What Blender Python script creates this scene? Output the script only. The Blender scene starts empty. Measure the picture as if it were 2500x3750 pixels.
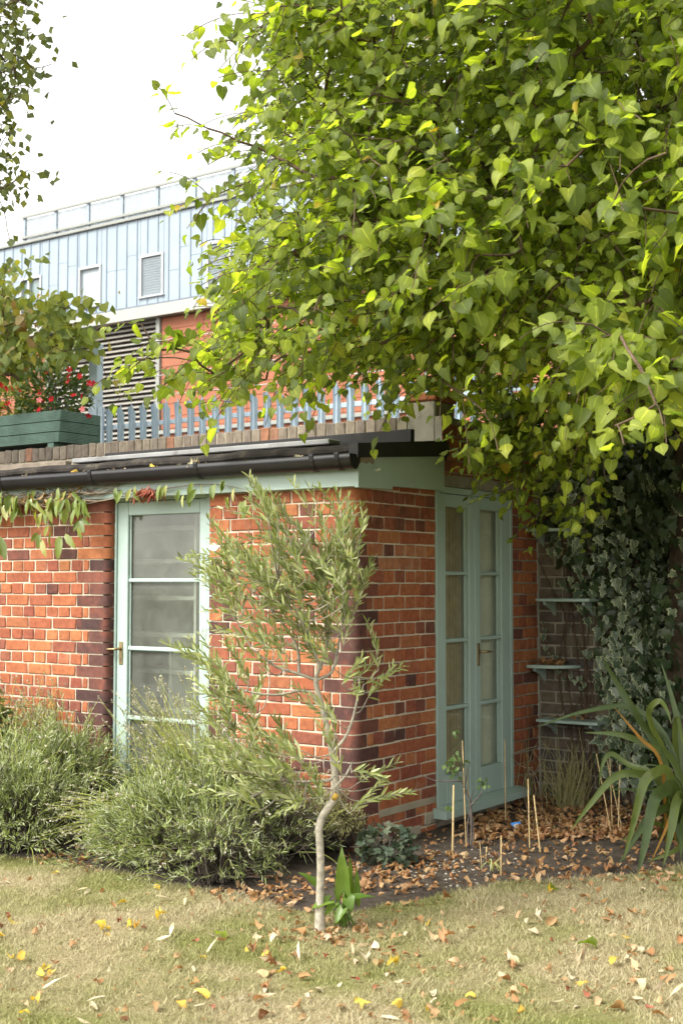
import bpy, math, random
import numpy as np
from mathutils import Matrix, Vector, Euler

R = math.radians
random.seed(7)
rng = np.random.default_rng(7)
S = bpy.context.scene
COL = S.collection

# ------------------------------------------------------------------ camera, sky, sun, exposure
EYE = 1.46
FPX, PXW, PXH, HOR = 4700.0, 2500.0, 3750.0, 2130.0
PITCH = math.atan((HOR - PXH / 2) / FPX)
cd = bpy.data.cameras.new('camera')
cd.sensor_fit = 'VERTICAL'
cd.sensor_height = 36.0
cd.lens = 36.0 * FPX / PXH
cd.clip_start, cd.clip_end = 0.05, 2000
cam = bpy.data.objects.new('camera', cd)
COL.objects.link(cam)
cam.location = (0, 0, EYE)
cam.rotation_euler = (R(90) + PITCH, 0, 0)
S.camera = cam
cd.dof.use_dof = True
cd.dof.focus_distance = 6.8
cd.dof.aperture_fstop = 5.0

SUN_EL, SUN_AZ = 48.0, 240.0          # azimuth measured from +Y clockwise: light from behind, left of the camera
world = bpy.data.worlds.new('World')
S.world = world
world.use_nodes = True
wn, wl = world.node_tree.nodes, world.node_tree.links
bg = wn['Background']
sky = wn.new('ShaderNodeTexSky')
sky.sky_type = 'NISHITA'
sky.sun_disc = False
sky.sun_elevation = R(SUN_EL)
sky.sun_rotation = R(SUN_AZ)
sky.air_density, sky.dust_density, sky.ozone_density = 1.0, 3.0, 1.0
hsv = wn.new('ShaderNodeHueSaturation')   # thin overcast: the blue is washed out of the sky
hsv.inputs['Saturation'].default_value = 0.12
wl.new(sky.outputs[0], hsv.inputs['Color'])
wt = wn.new('ShaderNodeMix'); wt.data_type = 'RGBA'; wt.blend_type = 'MULTIPLY'; wt.inputs[0].default_value = 1.0
wt.inputs[7].default_value = (1.0, 0.985, 0.93, 1)
wl.new(hsv.outputs[0], wt.inputs[6])
wl.new(wt.outputs[2], bg.inputs['Color'])
bg.inputs['Strength'].default_value = 0.15

sd = bpy.data.lights.new('sun', 'SUN')
sd.energy = 1.15
sd.angle = R(22)
sd.color = (1.0, 0.95, 0.86)
sun = bpy.data.objects.new('sun', sd)
COL.objects.link(sun)
az, el = R(SUN_AZ), R(SUN_EL)
sdir = Vector((math.sin(az) * math.cos(el), math.cos(az) * math.cos(el), math.sin(el)))
sun.rotation_euler = sdir.to_track_quat('Z', 'Y').to_euler()

S.view_settings.view_transform = 'Standard'
S.view_settings.look = 'None'
S.view_settings.exposure = 1.78
S.view_settings.gamma = 1.0
S.view_settings.use_curve_mapping = False
S.render.engine = 'CYCLES'
S.cycles.use_denoising = True
S.cycles.max_bounces = 8
S.cycles.diffuse_bounces = 4
S.cycles.transmission_bounces = 6
S.cycles.transparent_max_bounces = 12
S.cycles.caustics_reflective = False
S.cycles.caustics_refractive = False

# ------------------------------------------------------------------ place helpers
CP, SP = math.cos(PITCH), math.sin(PITCH)
ANG = R(35)
CX, CY = 0.082, 7.02                       # plan position of the outbuilding's corner
I2 = np.array([math.cos(ANG), -math.sin(ANG)])
J2 = np.array([math.sin(ANG), math.cos(ANG)])

def ray(x, y):
    u, v = (x - PXW / 2) / FPX, -(y - PXH / 2) / FPX
    return np.array([u, CP - v * SP, SP + v * CP])

def at(x, y, D):
    """world point seen at photograph pixel x, y and lying D metres away along the view axis"""
    r = ray(x, y)
    return np.array([0, 0, EYE]) + r * (D / (r[1]))

def gnd(x, y, z=0.0):
    r = ray(x, y)
    return np.array([0, 0, EYE]) + r * ((z - EYE) / r[2])

def W(p, q, z=0.0):
    """outbuilding frame: p along the front wall, q into the building"""
    return np.array([CX + p * I2[0] + q * J2[0], CY + p * I2[1] + q * J2[1], z])

def onq(x, y, q):
    r = ray(x, y); o = np.array([-CX, -CY])
    t = (q - o @ J2) / (r[:2] @ J2)
    P = np.array([0, 0, EYE]) + t * r
    return (P[:2] + o) @ I2, P[2]

def project(P):
    P = np.atleast_2d(P) - np.array([0, 0, EYE])
    D = P[:, 1] * CP + P[:, 2] * SP
    U = -P[:, 1] * SP + P[:, 2] * CP
    return np.stack([PXW / 2 + FPX * P[:, 0] / D, PXH / 2 - FPX * U / D, D], 1)

# ------------------------------------------------------------------ object helpers
MATW = {}
def thing(name, label, cat, loc=(0, 0, 0), rotz=0.0, group=None):
    o = bpy.data.objects.new(name, None)
    COL.objects.link(o)
    o.empty_display_size = 0.1
    o.location = loc
    o.rotation_euler = (0, 0, rotz)
    MATW[o.name] = Matrix.Translation(Vector(loc)) @ Matrix.Rotation(rotz, 4, 'Z')
    tag(o, label, cat, group)
    return o

def tag(o, label=None, cat=None, group=None, kind=None):
    if label: o['label'] = label
    if cat: o['category'] = cat
    if group: o['group'] = group
    if kind: o['kind'] = kind
    return o

def wmat(parent):
    while parent is not None:
        if parent.name in MATW: return MATW[parent.name]
        parent = parent.parent
    return None

def link(name, me, mat=None, parent=None, kind=None, label=None):
    o = bpy.data.objects.new(name, me)
    COL.objects.link(o)
    if mat is not None and len(me.materials) == 0:
        for m in (mat if isinstance(mat, (list, tuple)) else [mat]): me.materials.append(m)
    if parent is not None: o.parent = parent
    if kind: o['kind'] = kind
    if label: o['label'] = label
    return o

def np_mesh(name, V, T, smooth=False, attrs=None, mats=None, midx=None):
    """fast mesh from numpy triangles"""
    V = np.asarray(V, np.float32); T = np.asarray(T, np.int32)
    me = bpy.data.meshes.new(name)
    n, m = len(V), len(T)
    k = T.shape[1]
    me.vertices.add(n); me.vertices.foreach_set('co', V.ravel())
    me.loops.add(m * k); me.loops.foreach_set('vertex_index', T.ravel())
    me.polygons.add(m); me.polygons.foreach_set('loop_start', np.arange(0, m * k, k, dtype=np.int32))
    if smooth: me.polygons.foreach_set('use_smooth', np.ones(m, bool))
    if midx is not None: me.polygons.foreach_set('material_index', np.asarray(midx, np.int32))
    for an, av in (attrs or {}).items():
        a = me.attributes.new(an, 'FLOAT', 'POINT'); a.data.foreach_set('value', np.asarray(av, np.float32))
    me.update(calc_edges=True)
    return me

def to_local(V, parent):
    M = wmat(parent)
    if M is None: return np.asarray(V, float)
    Mi = np.array(M.inverted())
    V = np.asarray(V, float)
    return V @ Mi[:3, :3].T + Mi[:3, 3]

class MB:
    """collects pieces of ONE part"""
    def __init__(s): s.v, s.f, s.sm, s.mi = [], [], [], []
    def add(s, V, F, smooth=False, mi=0):
        n = len(s.v)
        s.v.extend([tuple(map(float, p)) for p in V])
        for f in F:
            s.f.append([i + n for i in f]); s.sm.append(smooth); s.mi.append(mi)
        return s
    def box(s, a, b, bev=0.0, M=None, mi=0):
        V, F = cbox(a, b, bev)
        if M is not None: V = [tuple(M @ Vector(v)) for v in V]
        return s.add(V, F, mi=mi)
    def hexa(s, P, mi=0):
        """8 corners: bottom 4 counter-clockwise, top 4"""
        return s.add(P, [(3, 2, 1, 0), (4, 5, 6, 7), (0, 1, 5, 4), (1, 2, 6, 5), (2, 3, 7, 6), (3, 0, 4, 7)], mi=mi)
    def tube(s, path, rad, n=8, cap=True, mi=0):
        V, F = tube(path, rad, n, cap)
        return s.add(V, F, True, mi)
    def prism(s, poly, z0, z1, smooth=False, mi=0):
        n = len(poly)
        V = [(x, y, z0) for x, y in poly] + [(x, y, z1) for x, y in poly]
        F = [tuple(range(n - 1, -1, -1)), tuple(range(n, 2 * n))] + [(i, (i + 1) % n, n + (i + 1) % n, n + i) for i in range(n)]
        return s.add(V, F, smooth, mi)
    def mesh(s, name, parent=None, world=False):
        V = to_local(s.v, parent) if world and len(s.v) else s.v
        me = bpy.data.meshes.new(name)
        me.from_pydata([tuple(v) for v in V], [], s.f)
        me.polygons.foreach_set('use_smooth', s.sm)
        me.polygons.foreach_set('material_index', s.mi)
        me.update()
        return me
    def build(s, name, mat, parent=None, world=False, kind=None, label=None):
        return link(name, s.mesh(name, parent, world), mat, parent, kind, label)

def cbox(a, b, bev=0.0):
    (x0, y0, z0), (x1, y1, z1) = a, b
    x0, x1 = min(x0, x1), max(x0, x1); y0, y1 = min(y0, y1), max(y0, y1); z0, z1 = min(z0, z1), max(z0, z1)
    if bev <= 0:
        V = [(x0, y0, z0), (x1, y0, z0), (x1, y1, z0), (x0, y1, z0), (x0, y0, z1), (x1, y0, z1), (x1, y1, z1), (x0, y1, z1)]
        return V, [(3, 2, 1, 0), (4, 5, 6, 7), (0, 1, 5, 4), (1, 2, 6, 5), (2, 3, 7, 6), (3, 0, 4, 7)]
    e = min(bev, (x1 - x0) * .45, (y1 - y0) * .45, (z1 - z0) * .45)
    V, idx = [], {}
    for sx in (0, 1):
        for sy in (0, 1):
            for sz in (0, 1):
                X, Y, Z = (x0, x1)[sx], (y0, y1)[sy], (z0, z1)[sz]
                dx, dy, dz = (e, -e)[sx], (e, -e)[sy], (e, -e)[sz]
                for ax in range(3):
                    idx[sx, sy, sz, ax] = len(V)
                    V.append((X + (dx if ax != 0 else 0), Y + (dy if ax != 1 else 0), Z + (dz if ax != 2 else 0)))
    F = []
    for sx in (0, 1):
        q = [idx[sx, 0, 0, 0], idx[sx, 1, 0, 0], idx[sx, 1, 1, 0], idx[sx, 0, 1, 0]]; F.append(q if sx else q[::-1])
    for sy in (0, 1):
        q = [idx[0, sy, 0, 1], idx[1, sy, 0, 1], idx[1, sy, 1, 1], idx[0, sy, 1, 1]]; F.append(q[::-1] if sy else q)
    for sz in (0, 1):
        q = [idx[0, 0, sz, 2], idx[1, 0, sz, 2], idx[1, 1, sz, 2], idx[0, 1, sz, 2]]; F.append(q if sz else q[::-1])
    for s0 in (0, 1):
        for s1 in (0, 1):
            q = [idx[s0, s1, 0, 0], idx[s0, s1, 0, 1], idx[s0, s1, 1, 1], idx[s0, s1, 1, 0]]; F.append(q if s0 == s1 else q[::-1])
            q = [idx[s0, 0, s1, 0], idx[s0, 0, s1, 2], idx[s0, 1, s1, 2], idx[s0, 1, s1, 0]]; F.append(q[::-1] if s0 == s1 else q)
            q = [idx[0, s0, s1, 1], idx[0, s0, s1, 2], idx[1, s0, s1, 2], idx[1, s0, s1, 1]]; F.append(q if s0 == s1 else q[::-1])
    for sx in (0, 1):
        for sy in (0, 1):
            for sz in (0, 1):
                t = [idx[sx, sy, sz, 0], idx[sx, sy, sz, 1], idx[sx, sy, sz, 2]]
                F.append(t if (sx + sy + sz) % 2 else t[::-1])
    return V, F

def tube(path, rad, n=8, cap=True):
    P = np.asarray(path, float); m = len(P)
    rad = np.broadcast_to(np.asarray(rad, float), (m,))
    T = np.gradient(P, axis=0); T /= np.linalg.norm(T, axis=1)[:, None] + 1e-9
    up = np.array([0, 0, 1.0]) if abs(T[0][2]) < .9 else np.array([1.0, 0, 0])
    V = []
    a = np.cross(T[0], up); a /= np.linalg.norm(a)
    for k in range(m):
        a = a - (a @ T[k]) * T[k]; a /= np.linalg.norm(a) + 1e-9
        b = np.cross(T[k], a)
        for i in range(n):
            t = 2 * math.pi * i / n
            V.append(P[k] + rad[k] * (math.cos(t) * a + math.sin(t) * b))
    F = [(k * n + i, k * n + (i + 1) % n, (k + 1) * n + (i + 1) % n, (k + 1) * n + i) for k in range(m - 1) for i in range(n)]
    if cap:
        F += [tuple(range(n - 1, -1, -1)), tuple((m - 1) * n + i for i in range(n))]
    return V, F

def spline(pts, n=8):
    """Catmull-Rom through points"""
    P = np.asarray(pts, float)
    if len(P) == 2: return np.array([P[0] + (P[1] - P[0]) * t for t in np.linspace(0, 1, n)])
    Q = np.vstack([2 * P[0] - P[1], P, 2 * P[-1] - P[-2]])
    out = []
    for k in range(1, len(Q) - 2):
        for t in np.linspace(0, 1, n, endpoint=False):
            p0, p1, p2, p3 = Q[k - 1:k + 3]
            out.append(.5 * (2 * p1 + (p2 - p0) * t + (2 * p0 - 5 * p1 + 4 * p2 - p3) * t * t + (3 * p1 - p0 - 3 * p2 + p3) * t ** 3))
    out.append(P[-1])
    return np.array(out)

def norm(v):
    v = np.asarray(v, float)
    return v / (np.linalg.norm(v, axis=-1, keepdims=True) + 1e-9)

# ------------------------------------------------------------------ leaf scatter
def scatter(tmpl, P, Y, N, size, width=None):
    """tmpl=(V,T[,attr]); leaf base P, growth direction Y, face normal N, length size"""
    V, T = tmpl[0], tmpl[1]
    P, Y, N = np.asarray(P), norm(Y), np.asarray(N, float)
    X = norm(np.cross(Y, N)); Z = norm(np.cross(X, Y))
    size = np.broadcast_to(np.asarray(size, float), (len(P),))
    wd = size if width is None else np.broadcast_to(np.asarray(width, float), (len(P),))
    out = (P[:, None, :] + (V[None, :, 0, None] * X[:, None, :]) * wd[:, None, None]
           + (V[None, :, 1, None] * Y[:, None, :]) * size[:, None, None]
           + (V[None, :, 2, None] * Z[:, None, :]) * wd[:, None, None])
    n, k = len(P), len(V)
    TT = (T[None] + (np.arange(n) * k)[:, None, None]).reshape(-1, 3)
    return out.reshape(-1, 3), TT

def join(parts):
    Vs, Ts, o = [], [], 0
    for V, T in parts:
        Vs.append(V); Ts.append(np.asarray(T) + o); o += len(V)
    return np.vstack(Vs), np.vstack(Ts)

def leaf_matrix(P, Y, N, size, width=None):
    Y = norm(Y); X = norm(np.cross(Y, N)); Z = norm(np.cross(X, Y)); w = size if width is None else width
    M = Matrix.Identity(4)
    for r in range(3):
        M[r][0], M[r][1], M[r][2], M[r][3] = X[r] * w, Y[r] * size, Z[r] * w, P[r]
    return M

def blade_template(outline, mids, fold=.15, droop=.15, wave=0.0, seed=0):
    """outline: right-hand (x,y) points base..tip; mids: y values on the midrib"""
    r = random.Random(seed)
    n = len(outline)
    V, T = [], []
    mid = [(0, y, 0) for y in mids]
    def z(x, y): return fold * abs(x) - droop * y * y
    V += [(0, y, -droop * y * y) for y in mids]
    for sgn in (1, -1):
        st = len(V)
        for k, (x, y) in enumerate(outline):
            x2, y2 = x * (1 + r.uniform(-.08, .08)), y + r.uniform(-.02, .02)
            V.append((sgn * x2, y2, z(x2, y2) + r.uniform(-wave, wave)))
        # strip between midrib and outline, greedy
        i, j = 0, 0
        while i < len(mids) - 1 or j < n - 1:
            if j < n - 1 and (i == len(mids) - 1 or outline[j + 1][1] < mids[i + 1]):
                t = (i, st + j, st + j + 1); j += 1
            else:
                t = (i, st + j, i + 1); i += 1
            T.append(t if sgn > 0 else t[::-1])
    return np.array(V), np.array(T)

def lime_leaf(seed):
    r = random.Random(seed)
    o = [(.05, -.02), (.27, -.1), (.46, .06), (.5, .28), (.43, .5), (.3, .72), (.14, .88), (.02, 1.04)]
    return blade_template(o, [0, .33, .68, 1.06], fold=r.uniform(-.3, .55), droop=r.uniform(-.1, .6), wave=.075, seed=seed)

def lance_leaf(seed, w=.11, fold=.3, droop=.12):
    o = [(.01, 0), (w * .8, .22), (w, .5), (w * .7, .78), (.01, 1)]
    return blade_template(o, [0, .5, 1.0], fold=fold, droop=droop, wave=.01, seed=seed)

def simple_leaf(w=.2, droop=.1, fold=.2):
    V = np.array([(0, 0, 0), (w, .45, fold * w), (0, .5, 0), (-w, .45, fold * w), (0, 1, -droop)])
    T = np.array([(0, 1, 2), (0, 2, 3), (2, 1, 4), (3, 2, 4)])
    return V, T

def needle(w=.06):
    V = np.array([(-w * .5, 0, 0), (w * .5, 0, 0), (w * .6, .5, .03), (-w * .6, .5, .03), (0, 1, -.05)])
    return V, np.array([(0, 1, 2), (0, 2, 3), (3, 2, 4)])

def ivy_leaf(seed):
    r = random.Random(seed)
    o = [(.05, 0), (.22, -.12), (.5, .02), (.34, .2), (.42, .42), (.22, .5), (.14, .75), (.01, 1.0)]
    V, T = blade_template(o, [0, .3, .6, 1.0], fold=r.uniform(0, .25), droop=r.uniform(.1, .4), wave=.03, seed=seed)
    return V, T

def dead_leaf(seed, kind):
    """curled, partly folded fallen leaf; kind 0 broad and lobed, 1 narrow"""
    r = random.Random(seed)
    if kind == 0 and seed % 6:
        o = [(.04, 0), (.28, .03), (.42, .2), (.42, .42), (.3, .62), (.16, .85), (.02, 1.05)]
        m = [0, .3, .62, 1.05]
    elif kind == 0:
        o = [(.04, 0), (.3, .02), (.5, .22), (.33, .38), (.5, .6), (.22, .66), (.16, .9), (.02, 1.05)]
        m = [0, .3, .62, 1.05]
    else:
        o = [(.01, 0), (.09, .2), (.12, .5), (.08, .8), (.01, 1)]; m = [0, .35, .7, 1.0]
    V, T = blade_template(o, m, fold=0, droop=0, wave=.015, seed=seed)
    cx, cy = r.uniform(1.2, 4.2) * r.choice((-1, 1, 1)), r.uniform(-2.2, 3.0)
    if kind == 1: cx, cy = r.uniform(1, 3), r.uniform(-.7, .9)
    tw = r.uniform(-1.3, 1.3)
    out = []
    for x, y, z in V:
        yy = y - .5
        zz = cx * x * x * .55 + cy * yy * yy * .42 + r.uniform(-.05, .05) * (1 if kind == 0 else .2) + tw * x * yy
        out.append((x * (.8 if kind else r.uniform(.55, .8)), y + .25 * abs(x) * r.uniform(-1, 1) * (kind == 0), zz))
    V = np.array(out); V[:, 2] -= V[:, 2].min()
    return V, T

# ------------------------------------------------------------------ branch growth
def grow(trunk, targets, rtip=.004, rmax=.2, sag=.15, power=.42, bias=.25, seg=5, jitter=.03):
    """trunk: polyline; each target joins the nearest node. returns list of (path, radii)"""
    tr = np.asarray(trunk, float)
    nodes = [p for p in tr]; parent = [-1] + list(range(len(tr) - 1)); dist = [0.0]
    for k in range(1, len(tr)): dist.append(dist[-1] + np.linalg.norm(tr[k] - tr[k - 1]))
    order = np.argsort([np.min(np.linalg.norm(tr - t, axis=1)) for t in targets])
    chains, tips = [list(range(len(tr)))], {}
    N = np.array(nodes); Dd = np.array(dist)
    for oi in order:
        t = np.asarray(targets[oi], float)
        d = np.linalg.norm(N - t, axis=1)
        drop = np.maximum(0, N[:, 2] - t[2]) * .25
        k = int(np.argmin(d + bias * Dd * .15 + drop))
        a = N[k]; L = d[k]
        pa = parent[k] if k > 0 else 1
        din = norm(a - N[pa]) if pa >= 0 and pa < len(N) and pa != k else np.array([0, 0, 1.0])
        c = a + (t - a) * .45 + din * L * .22 + np.array([0, 0, sag * L])
        ns = max(2, min(seg, int(L / .08)))
        ch = [k]; prev = k
        new = []
        for s_ in np.linspace(0, 1, ns + 1)[1:]:
            p = (1 - s_) ** 2 * a + 2 * s_ * (1 - s_) * c + s_ ** 2 * t
            if s_ < 1: p = p + rng.normal(0, jitter * L * .3, 3)
            new.append(p); parent.append(prev); Dd = np.append(Dd, Dd[prev] + L / ns)
            prev = len(parent) - 1; ch.append(prev)
        N = np.vstack([N, new]); chains.append(ch); tips[oi] = prev
    cnt = np.zeros(len(N))
    for k in tips.values():
        while k >= 0:
            cnt[k] += 1; k = parent[k]
    rad = np.minimum(rtip * np.maximum(cnt, 1) ** power, rmax)
    tipdir = {}
    for oi, k in tips.items(): tipdir[oi] = norm(N[k] - N[parent[k]])
    return [(N[ch], rad[ch] if i == 0 else np.minimum(rad[ch], np.r_[rad[ch[1]], rad[ch[1:]]])) for i, ch in enumerate(chains)], tipdir

def tubes_np(paths, nmin=4):
    parts = []
    for P, r in paths:
        n = 8 if r.max() > .03 else (5 if r.max() > .01 else nmin)
        V, F = tube(P, r, n, cap=False)
        T = []
        for f in F: T += [(f[0], f[1], f[2]), (f[0], f[2], f[3])]
        parts.append((np.array(V), np.array(T)))
    return join(parts)

# ------------------------------------------------------------------ materials
MAT = {}
def nodes_of(name, rough=.7, spec=.3):
    m = bpy.data.materials.new(name); m.use_nodes = True
    nt = m.node_tree; b = nt.nodes['Principled BSDF']
    b.inputs['Roughness'].default_value = rough
    b.inputs['Specular IOR Level'].default_value = spec
    MAT[name] = m
    return m, nt, b

def rnd_value(nt):
    """one random number per loose piece and per object"""
    g = nt.nodes.new('ShaderNodeNewGeometry'); oi = nt.nodes.new('ShaderNodeObjectInfo')
    a = nt.nodes.new('ShaderNodeMath'); a.operation = 'ADD'
    f = nt.nodes.new('ShaderNodeMath'); f.operation = 'FRACT'
    nt.links.new(g.outputs['Random Per Island'], a.inputs[0]); nt.links.new(oi.outputs['Random'], a.inputs[1])
    nt.links.new(a.outputs[0], f.inputs[0])
    return f.outputs[0]

def ramp(nt, fac, stops, interp='LINEAR'):
    c = nt.nodes.new('ShaderNodeValToRGB'); c.color_ramp.interpolation = interp
    while len(c.color_ramp.elements) < len(stops): c.color_ramp.elements.new(.5)
    for e, (p, col) in zip(c.color_ramp.elements, stops):
        e.position = p; e.color = (*col, 1)
    nt.links.new(fac, c.inputs[0])
    return c.outputs[0]

def noise(nt, scale, detail=4, rough=.55, coord='Object', stretch=None):
    tc = nt.nodes.new('ShaderNodeTexCoord')
    n = nt.nodes.new('ShaderNodeTexNoise'); n.inputs['Scale'].default_value = scale
    n.inputs['Detail'].default_value = detail; n.inputs['Roughness'].default_value = rough
    if coord == 'World':
        g = nt.nodes.new('ShaderNodeNewGeometry'); src = g.outputs['Position']
    else: src = tc.outputs[coord]
    if stretch:
        mp = nt.nodes.new('ShaderNodeMapping'); mp.inputs['Scale'].default_value = stretch
        nt.links.new(src, mp.inputs[0]); src = mp.outputs[0]
    nt.links.new(src, n.inputs['Vector'])
    return n.outputs['Fac']

def mix(nt, fac, a, b, mode='MIX'):
    m = nt.nodes.new('ShaderNodeMix'); m.data_type = 'RGBA'; m.blend_type = mode
    for sock, v in ((m.inputs[0], fac), (m.inputs[6], a), (m.inputs[7], b)):
        if isinstance(v, (int, float)): sock.default_value = v
        elif isinstance(v, tuple): sock.default_value = (*v, 1)
        else: nt.links.new(v, sock)
    return m.outputs[2]

def mrange(nt, v, a, b, c=0.0, d=1.0):
    m = nt.nodes.new('ShaderNodeMapRange')
    for i, x in enumerate((a, b, c, d)): m.inputs[i + 1].default_value = x
    nt.links.new(v, m.inputs[0]); return m.outputs[0]

def bump(nt, b, h, strength=.4, dist=.01):
    n = nt.nodes.new('ShaderNodeBump'); n.inputs['Strength'].default_value = strength; n.inputs['Distance'].default_value = dist
    nt.links.new(h, n.inputs['Height']); nt.links.new(n.outputs[0], b.inputs['Normal'])

def plain(name, col, rough=.7, spec=.3, var=.15, scale=6, bmp=.15, bscale=60, metal=0.0, dirt=None, coord='World'):
    m, nt, b = nodes_of(name, rough, spec)
    b.inputs['Metallic'].default_value = metal
    f = noise(nt, scale, 5, coord=coord)
    lo = tuple(c * (1 - var) for c in col); hi = tuple(min(1, c * (1 + var)) for c in col)
    c = ramp(nt, f, [(.3, lo), (.7, hi)])
    if dirt:
        f2 = mrange(nt, noise(nt, dirt[1], 6, .7, coord), dirt[2], dirt[2] + .15)
        c = mix(nt, f2, c, dirt[0])
    nt.links.new(c, b.inputs['Base Color'])
    if bmp: bump(nt, b, noise(nt, bscale, 4, coord=coord), bmp, .004)
    return m

def leaf_mat(name, stops, trans=.35, rough=.45, spec=.35, tcol=1.6, veins=False, shift=None):
    m, nt, b = nodes_of(name, rough, spec)
    rv = rnd_value(nt)
    c = ramp(nt, rv, stops)
    if veins:
        at_ = nt.nodes.new('ShaderNodeAttribute'); at_.attribute_name = 'rim'
        c = mix(nt, mrange(nt, at_.outputs['Fac'], .10, .02), c, mix(nt, 1.0, c, (1.7, 1.6, 1.5), 'MULTIPLY'))
        c = mix(nt, mrange(nt, at_.outputs['Fac'], .75, 1.0), c, mix(nt, 1.0, c, (.8, .82, .7), 'MULTIPLY'))
    c = mix(nt, mrange(nt, noise(nt, 14, 3, coord='World'), .35, .7), c, mix(nt, 1.0, c, (.72, .78, .6), 'MULTIPLY'))
    nt.links.new(c, b.inputs['Base Color'])
    t = nt.nodes.new('ShaderNodeBsdfTranslucent')
    tc = mix(nt, 1.0, c, shift or (tcol * 1.15, tcol, tcol * .35), 'MULTIPLY')
    nt.links.new(tc, t.inputs['Color'])
    mx = nt.nodes.new('ShaderNodeMixShader'); mx.inputs[0].default_value = trans
    nt.links.new(b.outputs[0], mx.inputs[1]); nt.links.new(t.outputs[0], mx.inputs[2])
    nt.links.new(mx.outputs[0], nt.nodes['Material Output'].inputs['Surface'])
    return m

def brick_mat(name, stops, stain=.35, dark=(.03, .022, .02), sscale=(9, 9, 3.2), mottle=None):
    m, nt, b = nodes_of(name, .82, .25)
    c = ramp(nt, rnd_value(nt), stops)
    if mottle: c = mix(nt, mrange(nt, noise(nt, 9, 5, .6, 'World'), .5, .85), c, mottle)
    g1 = noise(nt, 28, 5, .6, 'World')
    c = mix(nt, mrange(nt, g1, .35, .75), c, mix(nt, 1.0, c, (.62, .55, .55), 'MULTIPLY'))
    g2 = mrange(nt, noise(nt, 2.6, 5, .65, 'World', sscale), .60, .74)
    sm = nt.nodes.new('ShaderNodeMath'); sm.operation = 'MULTIPLY'; sm.inputs[1].default_value = stain
    nt.links.new(g2, sm.inputs[0])
    c = mix(nt, sm.outputs[0], c, dark)
    g3 = mrange(nt, noise(nt, 3.3, 4, .6, 'World'), .66, .8)
    sm2 = nt.nodes.new('ShaderNodeMath'); sm2.operation = 'MULTIPLY'; sm2.inputs[1].default_value = .3
    nt.links.new(g3, sm2.inputs[0])
    c = mix(nt, sm2.outputs[0], c, (.5, .42, .34))
    nt.links.new(c, b.inputs['Base Color'])
    bump(nt, b, noise(nt, 85, 6, .7, 'World'), .5, .004)
    return m

brick_mat('brick_red', [(0, (.31, .095, .05)), (.2, (.38, .135, .058)), (.38, (.25, .076, .048)), (.55, (.41, .165, .068)), (.72, (.33, .105, .05)), (.88, (.215, .078, .055)), (1, (.385, .145, .058))])
brick_mat('brick_purple', [(0, (.085, .042, .038)), (.3, (.13, .058, .046)), (.55, (.062, .034, .033)), (.8, (.19, .072, .05)), (1, (.105, .05, .043))], .25, (.035, .024, .024), mottle=(.27, .085, .05))
brick_mat('brick_sooty', [(0, (.20, .075, .045)), (.5, (.30, .10, .05)), (1, (.16, .07, .05))], .9, (.022, .018, .016), (34, 34, 5), mottle=(.05, .035, .03))
brick_mat('brick_pale', [(0, (.38, .16, .08)), (.5, (.45, .21, .11)), (1, (.34, .13, .07))], .25, (.05, .04, .03), (30, 30, 5), mottle=(.46, .33, .22))
brick_mat('brick_stock', [(0, (.12, .10, .075)), (.4, (.17, .14, .10)), (.6, (.08, .075, .075)), (.85, (.14, .11, .08)), (1, (.075, .068, .07))], .4)
brick_mat('brick_coping', [(0, (.19, .16, .125)), (.45, (.24, .205, .155)), (.7, (.15, .13, .105)), (.95, (.2, .165, .13)), (1, (.30, .14, .08))], .6, (.05, .045, .035))
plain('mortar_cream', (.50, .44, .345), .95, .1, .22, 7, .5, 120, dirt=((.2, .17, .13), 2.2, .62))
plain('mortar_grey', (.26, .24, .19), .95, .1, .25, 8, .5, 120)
plain('cement', (.30, .265, .2), .95, .1, .25, 5, .4, 60, dirt=((.12, .1, .08), 4, .55))
plain('concrete', (.27, .25, .2), .9, .15, .25, 4, .4, 50, dirt=((.1, .09, .07), 3, .55))
plain('sage_paint', (.33, .425, .39), .42, .4, .06, 3, .12, 25, dirt=((.17, .19, .15), 16, .66))
plain('sage_paint_bright', (.40, .51, .46), .42, .4, .06, 3, .12, 25)
plain('white_paint', (.75, .75, .72), .6, .3, .08, 8, .2, 60)
plain('black_plastic', (.014, .013, .015), .33, .4, .3, 3, .05, 20)
plain('felt', (.036, .032, .029), .95, .1, .4, 9, .9, 120, dirt=((.10, .085, .06), 9, .56))
plain('felt_trim', (.022, .02, .02), .55, .3, .3, 3, .15, 20, dirt=((.06, .05, .045), 6, .6))
plain('lead', (.24, .24, .24), .6, .4, .2, 4, .2, 30, dirt=((.1, .09, .08), 5, .55))
plain('old_timber', (.24, .2, .16), .85, .15, .3, 10, .4, 60)
plain('brass', (.30, .23, .12), .38, .5, .25, 12, .1, 60, metal=.85)
plain('steel', (.42, .52, .62), .45, .5, .12, 6, .08, 30, metal=.1)
plain('steel_dark', (.12, .14, .17), .5, .5, .15, 6, .08, 30, metal=.3)
plain('green_timber', (.12, .19, .155), .7, .25, .25, 8, .3, 70)
plain('zinc', (.255, .31, .365), .5, .4, .07, 1.5, .1, 8)
plain('zinc_seam', (.195, .245, .30), .5, .4, .07, 2, 0)
plain('soffit_metal', (.235, .245, .225), .5, .4, .06, 2, 0)
plain('louvre_metal', (.25, .235, .21), .55, .35, .08, 2, 0)
plain('dark_void', (.10, .092, .085), .9, .1, .1, 2, 0)
plain('terracotta', (.30, .12, .072), .85, .2, .12, 1.2, .1, 10)
plain('far_render', (.27, .26, .235), .9, .1, .06, 1, 0)
plain('window_white', (.42, .44, .45), .5, .4, .03, 2, 0)
plain('blind_white', (.38, .43, .47), .6, .3, .04, 2, 0)
plain('interior_wall', (.5, .5, .46), .9, .1, .12, 3, .1, 20)
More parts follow.
